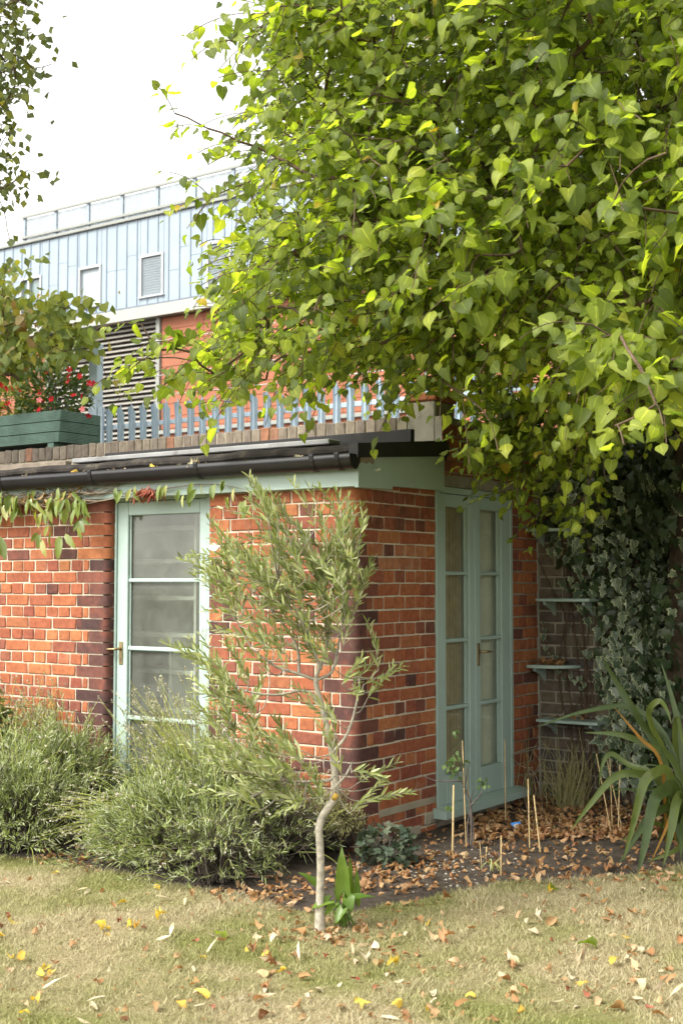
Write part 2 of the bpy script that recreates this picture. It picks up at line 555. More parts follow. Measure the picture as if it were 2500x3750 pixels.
plain('interior_shelf', (.72, .72, .68), .7, .2, .1, 4, .05, 20)
plain('interior_box', (.4, .4, .4), .8, .1, .35, 6, .05, 20)
plain('curtain_cream', (.88, .84, .72), .9, .1, .06, 6, .1, 300)
plain('bark', (.10, .075, .055), .95, .1, .35, 16, .8, 60)
plain('olive_bark', (.33, .30, .24), .9, .15, .35, 38, .9, 110)
plain('twig', (.11, .075, .055), .9, .1, .3, 30, .2, 80)
plain('dry_twig', (.20, .16, .12), .9, .1, .35, 30, .2, 80)
plain('bamboo', (.40, .29, .14), .55, .3, .22, 22, .15, 90)
plain('wire', (.7, .72, .7), .4, .5, .05, 4, 0)
plain('grey_stem', (.11, .095, .085), .9, .1, .3, 40, .2, 80)
plain('blue_plastic', (.03, .25, .75), .35, .5, .05, 10, 0)
plain('pebble', (.36, .33, .27), .8, .2, .3, 30, .2, 80)
plain('flower_red', (.55, .008, .02), .55, .3, .25, 30, 0)
plain('flower_pink', (.8, .25, .25), .55, .3, .25, 30, 0)

def striped_curtain():
    m, nt, b = nodes_of('curtain_brown', .95, .1)
    tc = nt.nodes.new('ShaderNodeTexCoord')
    w = nt.nodes.new('ShaderNodeTexWave'); w.wave_type = 'BANDS'; w.bands_direction = 'Y'
    w.inputs['Scale'].default_value = 7.5; w.inputs['Distortion'].default_value = .5; w.inputs['Detail'].default_value = 0
    nt.links.new(tc.outputs['Object'], w.inputs['Vector'])
    c = mix(nt, mrange(nt, w.outputs['Fac'], .93, .99), (.55, .38, .18), (.80, .62, .36))
    c = mix(nt, mrange(nt, noise(nt, 9, 5), .4, .7), c, mix(nt, 1.0, c, (.8, .75, .7), 'MULTIPLY'))
    nt.links.new(c, b.inputs['Base Color'])
    bump(nt, b, noise(nt, 400, 3), .3, .002)
    t = nt.nodes.new('ShaderNodeBsdfTranslucent'); nt.links.new(c, t.inputs['Color'])
    mx = nt.nodes.new('ShaderNodeMixShader'); mx.inputs[0].default_value = .3
    nt.links.new(b.outputs[0], mx.inputs[1]); nt.links.new(t.outputs[0], mx.inputs[2])
    nt.links.new(mx.outputs[0], nt.nodes['Material Output'].inputs['Surface'])
striped_curtain()

def glass_mat(name, tint=(.9, .93, .9), dust_veil=.10, refl=1.5, veil_col=(.5, .51, .45)):
    m = bpy.data.materials.new(name); m.use_nodes = True; MAT[name] = m
    nt = m.node_tree; nt.nodes.remove(nt.nodes['Principled BSDF'])
    out = nt.nodes['Material Output']
    tr = nt.nodes.new('ShaderNodeBsdfTransparent'); tr.inputs[0].default_value = (*tint, 1)
    gl = nt.nodes.new('ShaderNodeBsdfGlossy'); gl.inputs['Roughness'].default_value = .03
    df = nt.nodes.new('ShaderNodeBsdfDiffuse'); df.inputs[0].default_value = (*veil_col, 1)
    lw = nt.nodes.new('ShaderNodeLayerWeight'); lw.inputs[0].default_value = .5
    pw = nt.nodes.new('ShaderNodeMath'); pw.operation = 'POWER'; pw.inputs[1].default_value = 4.0
    fr = nt.nodes.new('ShaderNodeMath'); fr.operation = 'MULTIPLY_ADD'; fr.inputs[1].default_value = .8; fr.inputs[2].default_value = .045
    nt.links.new(lw.outputs['Facing'], pw.inputs[0]); nt.links.new(pw.outputs[0], fr.inputs[0])
    m1 = nt.nodes.new('ShaderNodeMixShader'); m2 = nt.nodes.new('ShaderNodeMixShader')
    d = mrange(nt, noise(nt, 5, 6, .7, 'World'), .3, .75, dust_veil * .4, dust_veil * 1.5)  # dusty film, strengthened into a pale veil that makes the panes look lighter
    nt.links.new(d, m1.inputs[0]); nt.links.new(tr.outputs[0], m1.inputs[1]); nt.links.new(df.outputs[0], m1.inputs[2])
    nt.links.new(fr.outputs[0], m2.inputs[0]); nt.links.new(m1.outputs[0], m2.inputs[1]); nt.links.new(gl.outputs[0], m2.inputs[2])
    nt.links.new(m2.outputs[0], out.inputs['Surface'])
glass_mat('glass')
glass_mat('balustrade_glass', (.80, .84, .86), .5, 1.4, (.30, .325, .345))
plain('window_glass', (.14, .19, .19), .12, .6, .2, 2, 0)

G = lambda *c: c
leaf_mat('lime_leaf', [(0, (.072, .10, .022)), (.3, (.135, .172, .034)), (.6, (.205, .245, .042)), (.88, (.275, .315, .052)), (.985, (.31, .345, .056)), (1, (.34, .33, .055))], .52, .55, .32, 2.05, veins=True, shift=(2.5, 2.65, .9))
leaf_mat('lime_leaf_yellow', [(0, (.42, .34, .03)), (1, (.38, .26, .03))], .4, .5)
leaf_mat('far_leaf', [(0, (.09, .12, .05)), (.5, (.13, .165, .06)), (.85, (.18, .21, .07)), (1, (.28, .3, .06))], .35, .5)
leaf_mat('vine_leaf', [(0, (.15, .21, .07)), (.5, (.25, .31, .085)), (.85, (.36, .41, .09)), (.94, (.42, .38, .13)), (1, (.4, .26, .14))], .4, .5)
leaf_mat('dry_vine_leaf', [(0, (.30, .2, .1)), (1, (.42, .28, .15))], .2, .8)
leaf_mat('olive_leaf', [(0, (.15, .18, .06)), (.4, (.25, .29, .10)), (.7, (.35, .385, .15)), (1, (.50, .52, .30))], .3, .45, .35, 1.2, shift=(1.2, 1.2, .6))
leaf_mat('lavender_leaf', [(0, (.17, .20, .07)), (.3, (.26, .31, .10)), (.55, (.36, .41, .17)), (.75, (.46, .50, .29)), (1, (.62, .65, .50))], .25, .7, .15, 1.2, shift=(1.1, 1.2, .6))
leaf_mat('lavender_stalk', [(0, (.38, .42, .11)), (1, (.54, .56, .18))], .2, .7, .15)
leaf_mat('lavender_head', [(0, (.30, .26, .23)), (.5, (.45, .42, .38)), (1, (.58, .55, .48))], .1, .9, .1)
leaf_mat('woody', [(0, (.07, .058, .052)), (.6, (.12, .098, .088)), (1, (.2, .165, .14))], .05, .95, .1)
leaf_mat('santolina_leaf', [(0, (.3, .29, .13)), (.6, (.4, .38, .19)), (1, (.5, .47, .27))], .2, .8, .1)
leaf_mat('clematis_leaf', [(0, (.12, .17, .04)), (.5, (.18, .24, .055)), (.85, (.26, .31, .08)), (1, (.36, .36, .12))], .3, .22, .7)
leaf_mat('ivy_dark', [(0, (.022, .04, .018)), (.5, (.035, .06, .025)), (1, (.05, .08, .03))], .15, .4, .5)
leaf_mat('flax_leaf', [(0, (.065, .10, .03)), (.5, (.10, .145, .04)), (1, (.16, .2, .05))], .25, .32, .5)
leaf_mat('flax_yellow', [(0, (.45, .3, .04)), (1, (.42, .2, .05))], .25, .5)
leaf_mat('arum_leaf', [(0, (.10, .19, .03)), (1, (.18, .28, .05))], .4, .35, .5)
leaf_mat('heuchera_leaf', [(0, (.045, .065, .045)), (.6, (.075, .10, .065)), (.85, (.10, .12, .08)), (1, (.09, .04, .035))], .1, .6, .3)
leaf_mat('rose_leaf', [(0, (.08, .14, .05)), (1, (.15, .22, .07))], .35, .5)
leaf_mat('dry_grass', [(0, (.28, .24, .13)), (.5, (.38, .34, .2)), (1, (.2, .2, .09))], .2, .8, .1)
leaf_mat('spider_leaf', [(0, (.3, .38, .1)), (1, (.6, .6, .35))], .3, .5)
leaf_mat('mandevilla_leaf', [(0, (.05, .09, .025)), (.6, (.08, .13, .03)), (1, (.2, .24, .06))], .25, .35, .5)
leaf_mat('dead_brown', [(0, (.34, .17, .08)), (.2, (.46, .28, .155)), (.4, (.29, .14, .07)), (.6, (.56, .39, .25)), (.8, (.40, .22, .10)), (1, (.22, .11, .065))], .25, .75, .15, 1.2, shift=(1.3, .9, .5))
leaf_mat('dead_pale', [(0, (.50, .41, .29)), (.5, (.60, .52, .40)), (1, (.42, .31, .20))], .2, .7, .2, 1.0, shift=(1, .9, .7))
leaf_mat('dead_yellow', [(0, (.62, .42, .07)), (.6, (.66, .50, .12)), (1, (.58, .30, .06))], .25, .7, .2)
leaf_mat('dead_red', [(0, (.22, .05, .035)), (1, (.36, .13, .09))], .2, .75, .2)

def ivy_variegated():
    m, nt, b = nodes_of('ivy_variegated', .36, .5)
    rv = rnd_value(nt)
    at_ = nt.nodes.new('ShaderNodeAttribute'); at_.attribute_name = 'rim'
    ns = noise(nt, 45, 3, .6, 'World')
    ad = nt.nodes.new('ShaderNodeMath'); ad.operation = 'MULTIPLY_ADD'; ad.inputs[1].default_value = .55
    nt.links.new(ns, ad.inputs[0]); nt.links.new(at_.outputs['Fac'], ad.inputs[2])
    base = ramp(nt, rv, [(0, (.06, .095, .06)), (.5, (.10, .14, .09)), (1, (.15, .19, .12))])
    c = mix(nt, mrange(nt, ad.outputs[0], .88, 1.1), base, (.46, .50, .30))
    nt.links.new(c, b.inputs['Base Color'])
ivy_variegated()

def ground_mats():
    m, nt, b = nodes_of('soil', .95, .1)
    c = ramp(nt, noise(nt, 9, 8, .7, 'World'), [(.3, (.06, .049, .039)), (.55, (.115, .095, .077)), (.75, (.19, .16, .13))])
    nt.links.new(c, b.inputs['Base Color']); bump(nt, b, noise(nt, 60, 8, .75, 'World'), 1.0, .03)
    m, nt, b = nodes_of('lawn', .95, .1)
    c1 = ramp(nt, noise(nt, 60, 6, .7, 'World'), [(.3, (.16, .13, .07)), (.5, (.30, .25, .14)), (.7, (.40, .34, .21))])
    c2 = ramp(nt, noise(nt, 60, 6, .7, 'World'), [(.3, (.10, .11, .035)), (.7, (.24, .24, .08))])
    c = mix(nt, mrange(nt, noise(nt, 1.3, 4, .6, 'World'), .42, .62), c1, c2)
    nt.links.new(c, b.inputs['Base Color']); bump(nt, b, noise(nt, 150, 6, .7, 'World'), 1.0, .01)
    m, nt, b = nodes_of('grass_blade', .8, .15)
    rv = rnd_value(nt)
    d = ramp(nt, rv, [(0, (.32, .28, .15)), (.4, (.44, .385, .235)), (.75, (.54, .485, .32)), (1, (.28, .265, .13))])
    g = ramp(nt, rv, [(0, (.19, .205, .065)), (.5, (.29, .29, .11)), (1, (.40, .38, .18))])
    c = mix(nt, mrange(nt, noise(nt, 1.3, 4, .6, 'World'), .42, .62), d, g)
    nt.links.new(c, b.inputs['Base Color'])
    t = nt.nodes.new('ShaderNodeBsdfTranslucent'); nt.links.new(c, t.inputs['Color'])
    mx = nt.nodes.new('ShaderNodeMixShader'); mx.inputs[0].default_value = .25
    nt.links.new(b.outputs[0], mx.inputs[1]); nt.links.new(t.outputs[0], mx.inputs[2])
    nt.links.new(mx.outputs[0], nt.nodes['Material Output'].inputs['Surface'])
    m, nt, b = nodes_of('flat_roof', .9, .1)
    c = ramp(nt, noise(nt, 3, 5, .6, 'World'), [(.3, (.10, .095, .09)), (.7, (.2, .19, .18))]); nt.links.new(c, b.inputs['Base Color'])
ground_mats()
# ================================================================== ground, lawn, bed
EDGE = [gnd(x, y)[:2] for x, y in [(-900, 3040), (-400, 3080), (0, 3135), (180, 3145), (380, 3190), (600, 3235), (900, 3275), (1100, 3335), (1300, 3335), (1500, 3300), (1700, 3262), (1900, 3225), (2100, 3222), (2300, 3205), (2500, 3172), (2900, 3120)]]
EDGE = [np.array([-9, EDGE[0][1] + 1.6])] + EDGE + [np.array([9, EDGE[-1][1] + .8])]
EX, EY = np.array([e[0] for e in EDGE]), np.array([e[1] for e in EDGE])
def edge_y(x): return np.interp(x, EX, EY)
def vnoise(x, y, s, seed=0):
    r = np.random.default_rng(seed); out = 0
    for k in range(6):
        a, ph = r.uniform(0, 6.28), r.uniform(0, 6.28); f = s * r.uniform(.6, 1.7)
        out = out + np.sin((x * math.cos(a) + y * math.sin(a)) * f + ph)
    return out / 6
def soil_z(x, y):
    d = np.maximum(0, y - edge_y(x))
    return -.02 + .02 * np.minimum(1, d / .5) + .011 * vnoise(x, y, 9, 1) + .007 * vnoise(x, y, 33, 2)
def lawn_z(x, y): return .008 * vnoise(x, y, 2.2, 3)
g = MB().add([(-250, -250, -.06), (250, -250, -.06), (250, 250, -.06), (-250, 250, -.06)], [(0, 1, 2, 3)]).build('ground', MAT['soil'])
tag(g, kind='structure')
def sheet(name, xs, rows, mat):
    V = np.array([[p for p in r] for r in rows]).reshape(-1, 3)
    nx, ny = len(xs), len(rows); F = []
    for b in range(ny - 1):
        for a in range(nx - 1):
            F.append((b * nx + a, b * nx + a + 1, (b + 1) * nx + a + 1, (b + 1) * nx + a))
    o = link(name, np_mesh(name, V, np.array(F), True), mat); tag(o, kind='structure'); return o
xs = np.linspace(-8, 8, 220)
ey = edge_y(xs) + .018 * vnoise(xs, xs * 0, 14, 5) + .01 * vnoise(xs, xs * 0, 45, 6)
rows = []
for t in np.linspace(0, 1, 60):
    y = -8 + (ey + 8) * t ** .6; rows.append(np.stack([xs, y, lawn_z(xs, y)], 1))
rows.append(np.stack([xs, ey + .012, xs * 0 - .055], 1))
sheet('lawn', xs, rows, MAT['lawn'])
xs2 = np.linspace(-6, 7, 330); rows = []
e2 = edge_y(xs2)
for t in np.linspace(0, 1, 110):
    y = e2 - .05 + 4.2 * t; rows.append(np.stack([xs2, y, soil_z(xs2, y)], 1))
sheet('flower_bed', xs2, rows, MAT['soil'])

# ================================================================== outbuilding
OB = thing('outbuilding', 'low red brick outbuilding with sage green glazed doors and black gutter', 'building', tuple(W(0, 0, 0)), -ANG)
PL, PR = -1.897, -1.077          # door opening in the front wall
QN, QF, QE = .840, 1.832, 2.20   # double door opening and end of the side wall
RB = .05
rec = .006
m = MB()
m.box((-4.8, rec, -.12), (PL - .045, .21, 2.05)).box((PL - .046, .05, -.12), (PL - rec, .21, 2.05))
m.box((PR + .045, rec, -.12), (-.052, .21, 2.05)).box((PR + rec, .05, -.12), (PR + .046, .21, 2.05))
arc = [(-RB + (RB - rec) * math.cos(t), RB + (RB - rec) * math.sin(t)) for t in np.linspace(-math.pi / 2, 0, 7)]
m.prism([(-.0521, rec), *arc, (-rec, .0521), (-.0521, .0521)], -.12, 2.05)
m.box((-.21, .0522, -.12), (-rec, QN, 2.05))
FW = m.build('mortar', MAT['mortar_cream'], OB)
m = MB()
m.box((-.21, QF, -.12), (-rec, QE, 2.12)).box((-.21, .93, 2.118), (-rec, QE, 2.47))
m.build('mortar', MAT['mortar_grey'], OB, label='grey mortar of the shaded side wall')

Z0, CH = 1.901, .075
bricks = []      # (kind, dims, loc, rotz, mat)
def brow(n): return Z0 - CH * n - CH / 2
def edges(start, seq, end, step):
    e = [start] + [start + s for s in seq]
    while e[-1] + step < end - .055: e.append(e[-1] + step)
    e.append(end); return e
def lay(face, n, e, mats, flush=0):
    zc = brow(n)
    for a, b in zip(e[:-1], e[1:]):
        w = b - a - random.uniform(.0075, .0105)
        bricks.append(('box', (round(w, 3),), ((a + b) / 2 + random.uniform(-.0015, .0015), zc + random.uniform(-.0012, .0012)), face, mats(n, (a + b) / 2)))
def front_m(n, p): return 'brick_purple' if random.random() < .035 else 'brick_red'
def side_m(n, q):
    if n in (-1, 0, 1) and random.random() < .62: return 'brick_sooty'
    if n == 2 and random.random() < .3: return 'brick_sooty'
    if n in (3, 4) and q < .8 and random.random() < .6: return 'brick_pale'
    return 'brick_purple' if random.random() < (.04 if n < 13 else .22) else 'brick_red'
for n in range(-2, 26):
    st = n % 2 == 1
    # left of the door, measured from the jamb leftwards
    e = edges(0, [.281] if st else [.1685, .225], 2.9, .225 if st else .1125)
    for k, (a, b) in enumerate(zip(e[:-1], e[1:])):
        if k == 0: bricks.append(('jambL', (b,), (PL, brow(n)), 'front', 'brick_purple' if (random.random() < .8 and n > 3) else 'brick_red'))
        else: lay('front', n, [PL - b, PL - a], front_m)
    # between door and corner
    e = edges(0, [.225] if st else [.1125, .169], -PR, .225 if st else .1125)
    L = e[-1] - e[-2]
    if L < .1: e.pop(-2)
    for k in range(1, len(e) - 2): lay('front', n, [-e[k + 1], -e[k]], front_m)
    bricks.append(('jambR', (e[-1] - e[-2],), (PR, brow(n)), 'front', 'brick_purple' if (random.random() < .65 and n > 2) else 'brick_red'))
    # corner
    l = .105 if st else .22
    bricks.append(('corner', (e[1], l), (0, brow(n)), 'front', 'brick_purple' if (n >= 4 and random.random() < .93) or (n in (2, 3) and random.random() < .4) else 'brick_red'))
    # side wall
    e = edges(0, [.105, .165] if st else [.22], QN, .1125 if st else .225)
    lay('side', n, e[1:], side_m)
    if st: e = [QF, 1.925, 2.035, 2.12, QE]
    else: e = [QF, 1.98, QE]
    lay('side', n, e, side_m)
for k in range(5):
    n = -3 - k - .06
    e = edges(.93, [.1 if k % 2 else .18], QE, .1125 if k % 2 else .225)
    lay('side', n, e, side_m)

bmesh_cache = {}
BH = CH - .0088
def box_brick(w, var):
    V, F = cbox((-w / 2, 0, -BH / 2), (w / 2, .06, BH / 2), .0045)
    r = random.Random(var * 31 + int(w * 1000))
    # move whole corners so the arrises stay closed
    j = {}
    out = []
    for v in V:
        key = (v[0] > 0, v[1] > .03, v[2] > 0)
        if key not in j: j[key] = (r.uniform(-.003, .003), r.uniform(-.0022, .0012), r.uniform(-.0026, .0026))
        out.append(tuple(a + b for a, b in zip(v, j[key])))
    return out, F
def bull(poly, arcn):
    """prism with rounded nose; smooth only on the nose"""
    n = len(poly); e = .003
    V = [(x, y, -BH / 2) for x, y in poly] + [(x, y, BH / 2) for x, y in poly]
    F = [tuple(range(n - 1, -1, -1)), tuple(range(n, 2 * n))] + [(i, (i + 1) % n, n + (i + 1) % n, n + i) for i in range(n)]
    return V, F
def special(kind, dims):
    J = .006
    if kind == 'corner':
        w, l = dims
        arc = [(-RB + RB * math.cos(t), RB + RB * math.sin(t)) for t in np.linspace(-math.pi / 2, 0, 8)]
        return bull([(-w + J, 0), *arc, (0, l - J), (-.08, l - J), (-.08, .08), (-w + J, .08)], 8)
    if kind == 'jambL':
        w = dims[0]
        arc = [(-.04 + .04 * math.cos(t), .04 + .04 * math.sin(t)) for t in np.linspace(-math.pi / 2, 0, 7)]
        return bull([(-w + J, 0), *arc, (0, .085), (-w + J, .085)], 7)
    w = dims[0]
    arc = [(.04 - .04 * math.cos(t), .04 + .04 * math.sin(t)) for t in np.linspace(0, -math.pi / 2, 7)]
    return bull([(0, .085), *arc, (w - J, 0), (w - J, .085)][::-1][::-1], 7)
def brick_geo(b, var):
    kind, dims = b[0], b[1]
    if kind == 'box': return box_brick(dims[0], var)
    return special(kind, dims)
def brick_place(b):
    kind, dims, (s, z), face, mat = b
    jit = random.uniform(-.0025, .002) if kind == 'box' else 0
    if kind == 'box' and face == 'side': return (-jit, s, z), math.pi / 2
    if kind == 'box': return (s, jit, z), 0.0
    return (s, 0, z), 0.0
def camdist(b):
    (s, z), face = b[2], b[3]
    P = W(0, s, z) if face == 'side' else W(s, 0, z)
    pj = project(P)[0]
    seen = 0 <= pj[0] <= 2500 and 1790 < pj[1] < 3000
    if face == 'front' and z < .42: seen = False
    if face == 'side' and s > 1.8: return 50 + pj[2]
    if face == 'front' and -.75 < s < -.25 and .8 < z < 1.6: return 20 + pj[2]     # mostly behind the olive
    return pj[2] if seen else 99
bricks.sort(key=camdist)
rest = {}
for k, b in enumerate(bricks):
    loc, rz = brick_place(b)
    var = k % 5
    key = (b[0], b[1], b[4], var if b[0] == 'box' else 0)
    if key not in bmesh_cache:
        V, F = brick_geo(b, var); me = bpy.data.meshes.new('brick'); me.from_pydata(V, [], F)
        me.materials.append(MAT[b[4]]); bmesh_cache[key] = (me, V, F)
    if k < 300:
        o = link('brick', bmesh_cache[key][0], None, OB); o.location = loc; o.rotation_euler[2] = rz
        o.rotation_euler[1] = random.uniform(-.006, .006)
    else:
        V, F = bmesh_cache[key][1:]
        M = Matrix.Translation(loc) @ Matrix.Rotation(rz, 4, 'Z')
        rest.setdefault('x', MB()).add([tuple(M @ Vector(v)) for v in V], F, mi=['brick_red', 'brick_purple', 'brick_sooty', 'brick_pale'].index(b[4]))
rest['x'].build('brickwork', [MAT['brick_red'], MAT['brick_purple'], MAT['brick_sooty'], MAT['brick_pale']], OB, kind='stuff')
# cement patches low on the side wall
m = MB().box((-.02, .215, .150), (.004, QN - .01, .192), .003).box((-.02, .12, -.1), (.008, .66, .055), .012)
m.build('cement_patch', MAT['cement'], OB)
m = MB().box((-.02, .70, .03), (.006, QN + .02, .11), .01)
m.build('cement_patch', MAT['cement'], OB)
# dab of white paint on the brick beside the door
m = MB(); pts = [(-1.052 + .045 * math.cos(t) * (1 + .35 * math.sin(5 * t)) + .03, .0, 1.664 + .02 * math.sin(t) * (1 + .3 * math.cos(4 * t))) for t in np.linspace(0, 6.28, 18)[:-1]]
m.add([(x, -.0035, z) for x, y, z in pts] + [(x, .004, z) for x, y, z in pts], [tuple(range(17))] + [(i, 17 + i, 17 + (i + 1) % 17, (i + 1) % 17) for i in range(17)])
m.build('paint_dab', MAT['white_paint'], OB)

SG = MAT['sage_paint']
# ---- front door
m = MB().box((PL + .002, .052, .0), (-1.878, .13, 2.04), .004).box((-1.124, .052, .0), (PR - .002, .13, 2.04), .004).box((-1.8775, .053, 1.966), (-1.1245, .13, 2.04), .004)
m.build('door_frame', SG, OB)
m = MB().box((PL - .02, .02, -.03), (PR + .02, .14, .03), .006)
m.build('door_sill', SG, OB)
def door_leaf(ax, s0, s1, z0, z1, gs0, gs1, gz0, gz1, bars, face, thick, label):
    """ax 'p': leaf in the front wall (normal -q); 'q': leaf in the side wall (normal +p)"""
    def B(m, a0, a1, d0, d1, h0, h1, bev=.004):
        if ax == 'p': return m.box((a0, d0, h0), (a1, d1, h1), bev)
        return m.box((-d1, a0, h0), (-d0, a1, h1), bev)
    d0, d1 = face, face + thick
    m = MB()
    B(m, s0, gs0, d0, d1, z0, z1); B(m, gs1, s1, d0, d1, z0, z1)
    B(m, gs0 + .0005, gs1 - .0005, d0 + .001, d1 - .001, gz1, z1 - .001); B(m, gs0 + .0005, gs1 - .0005, d0 + .001, d1 - .001, z0 + .001, gz0)
    leaf = m.build('door', SG, OB, label=label)
    gd = d1 - .014
    m = MB()            # putty rebate / glazing bead
    bw = .012
    B(m, gs0, gs0 + bw, gd - .012, gd, gz0, gz1, .003); B(m, gs1 - bw, gs1, gd - .012, gd, gz0, gz1, .003)
    m.build('glazing_bead', SG, leaf)
    zz = [gz0] + [b for br in bars for b in br] + [gz1]
    for k, (b0, b1) in enumerate(bars):
        m = MB(); B(m, gs0 + .001, gs1 - .001, d0 + .004, d1 - .004, b0, b1, .005); m.build('glazing_bar', SG, leaf)
    for k in range(0, len(zz), 2):
        m = MB(); B(m, gs0 - .004, gs1 + .004, gd, gd + .004, zz[k] - .004, zz[k + 1] + .004, 0); m.build('pane', MAT['glass'], leaf)
    return leaf
dl = door_leaf('p', -1.875, -1.127, .032, 1.963, -1.785, -1.190, .225, 1.877, [(.598, .624), (1.030, 1.056), (1.456, 1.480)], .062, .042, 'single glazed sage green door of four panes')
m = MB().box((-1.852, .056, .938), (-1.82, .0622, 1.082), .003); pl = m.build('handle_plate', MAT['brass'], dl)
m = MB().tube([(-1.836, .06, 1.038), (-1.836, .02, 1.038)], .009, 10).tube([(-1.832, .02, 1.038), (-1.86, .014, 1.036), (-1.93, .016, 1.034), (-1.95, .022, 1.034)], [.008, .008, .007, .005], 8)
m.build('lever_handle', MAT['brass'], dl)
m = MB().tube([(-1.836, .0565, .975), (-1.836, .0545, .975)], .005, 8).box((-1.838, .0545, .955), (-1.834, .0565, .973))
m.build('keyhole', MAT['dark_void'], dl)
# ---- double doors in the side wall
m = MB().box((-.09, QN + .002, .06), (.006, .887, 2.038), .004).box((-.09, 1.794, .06), (.004, QF - .002, 2.038), .004).box((-.09, .8875, 2.0), (.004, 1.7935, 2.038), .003)
m.build('door_frame', SG, OB)
bars = [(.680, .704), (1.088, 1.112), (1.500, 1.522)]
d1 = door_leaf('q', .889, 1.323, .120, 1.998, .966, 1.252, .292, 1.918, bars, .002, .052, 'near leaf of the narrow double door')
d2 = door_leaf('q', 1.327, 1.792, .120, 1.998, 1.396, 1.678, .292, 1.918, bars, .002, .052, 'far leaf of the narrow double door')
m = MB().box((-.002, 1.345, .93), (.004, 1.375, 1.073), .003); m.build('handle_plate', MAT['brass'], d2)
m = MB().tube([(.003, 1.36, 1.02), (.045, 1.36, 1.02)], .009, 10).tube([(.045, 1.355, 1.02), (.05, 1.4, 1.018), (.045, 1.455, 1.018)], [.009, .008, .006], 8)
m.build('lever_handle', MAT['brass'], d2)
m = MB().hexa([(.095, QN - .045, .062), (.095, QF + .045, .062), (-.05, QF + .045, .062), (-.05, QN - .045, .062), (.095, QN - .045, .105), (.095, QF + .045, .105), (-.05, QF + .045, .128), (-.05, QN - .045, .128)])
m.build('door_sill', SG, OB)
m = MB().box((-.1, QN - .01, -.1), (-.012, QF + .01, .0615)); m.build('threshold', MAT['cement'], OB)
m = MB().box((-.12, .945, 2.0405), (.004, 1.965, 2.117), .006); m.build('lintel', MAT['concrete'], OB)

# ---- fascia, gutter, roof
m = MB().box((-4.8, -.052, 1.978), (.048, -.028, 2.135), .003); m.build('fascia_board', SG, OB)
m = MB().box((-4.8, -.027, 1.99), (-.06, .05, 2.004)); m.build('soffit_board', SG, OB)
m = MB()
def vq(q, za, zb, p0=.026, p1=.05): return [(p0, q, za), (p1, q, za), (p1, q, zb), (p0, q, zb)]
def slab(m, q0, q1, a0, b0, a1, b1, p0, p1):
    m.hexa([(p0, q0, a0), (p1, q0, a0), (p1, q1, a1), (p0, q1, a1), (p0, q0, b0), (p1, q0, b0), (p1, q1, b1), (p0, q1, b1)])
slab(m, -.055, .288, 1.972, 2.142, 1.98, 2.175, .0265, .0505)
slab(m, .2885, .862, 1.998, 2.175, 2.006, 2.222, .0265, .0505)
m.build('fascia_board', SG, OB, label='deep fascia board on the gable side')
m = MB(); slab(m, -.10, .872, 2.130, 2.208, 2.213, 2.302, .018, .078); m.build('verge_trim', MAT['felt_trim'], OB)
m = MB()
prof = [(-.085, 2.15), (-.1, 2.168), (-.1, 2.185), (-.085, 2.203), (-.05, 2.212), (.95, 2.318), (.95, 2.20), (-.03, 2.14)]
ps = np.linspace(-4.8, .0175, 60)
V = []
for p in ps:
    w_ = .004 * math.sin(p * 7) + .003 * math.sin(p * 23)
    V += [(p, q, z + (w_ if k < 6 else 0)) for k, (q, z) in enumerate(prof)]
n = len(prof)
F = [(k * n + i, k * n + (i + 1) % n, (k + 1) * n + (i + 1) % n, (k + 1) * n + i) for k in range(len(ps) - 1) for i in range(n)]
F = [f[::-1] for f in F] + [tuple(range(n)), tuple((len(ps) - 1) * n + i for i in range(n - 1, -1, -1))]
m.add(V, F)
m.build('roof', MAT['felt'], OB)
rs = MB(); rs.box((-3.9, .47, 2.262), (-2.80, .53, 2.312), .004); rs.build('roof_batten', MAT['old_timber'], OB)
rs = MB(); rs.box((-2.71, .44, 2.285), (-.5, .56, 2.318), .006); rs.build('roof_batten', MAT['lead'], OB)
rs = MB().box((-2.55, .60, 2.262), (-.02, .64, 2.36), .004); rs.build('roof_upstand', MAT['felt_trim'], OB)
m = MB(); gp = np.linspace(-4.8, .066, 12)
V = []; gc = (-.110, 2.148); nn = 10
for p in gp:
    for k in range(nn + 1):
        t = math.pi + math.pi * k / nn; V.append((p, gc[0] + .054 * math.cos(t), gc[1] + .082 * math.sin(t)))
    for k in range(nn + 1):
        t = 2 * math.pi - math.pi * k / nn; V.append((p, gc[0] + .050 * math.cos(t), gc[1] + .078 * math.sin(t)))
n = 2 * (nn + 1)
F = [(a * n + i, (a + 1) * n + i, (a + 1) * n + (i + 1) % n, a * n + (i + 1) % n) for a in range(len(gp) - 1) for i in range(n)]
m.add(V, F, True)
e0 = (len(gp) - 1) * n
m.add([V[e0 + i] for i in range(nn + 1)], [tuple(range(nn, -1, -1))])
gut = m.build('gutter', MAT['black_plastic'], OB)
for p in (-3.6, -2.75, -1.905, -1.03, -.19, -.02):
    m = MB(); pts = [(p, gc[0] + .058 * math.cos(t), gc[1] + .087 * math.sin(t)) for t in np.linspace(math.pi, 2 * math.pi, 10)]
    for a, b in zip(pts[:-1], pts[1:]):
        m.add([(p - .013, *a[1:]), (p + .013, *a[1:]), (p + .013, *b[1:]), (p - .013, *b[1:])], [(0, 1, 2, 3)])
    m.box((p - .013, -.06, 2.075), (p + .013, -.053, 2.15), .002).box((p - .016, gc[0] - .058, 2.143), (p + .016, gc[0] - .045, 2.158), .002)
    m.build('gutter_bracket', MAT['black_plastic'], gut)
m = MB(); m.tube([(.05, .10, 2.075), (.085, .10, 2.075)], .004, 6).tube([(.085 + .012 * math.sin(t), .10 + .012 * math.cos(t) - .012, 2.075 + .006 * math.sin(t)) for t in np.linspace(0, 5, 10)], .003, 6)
m.build('screw_eye', MAT['wire'], OB)
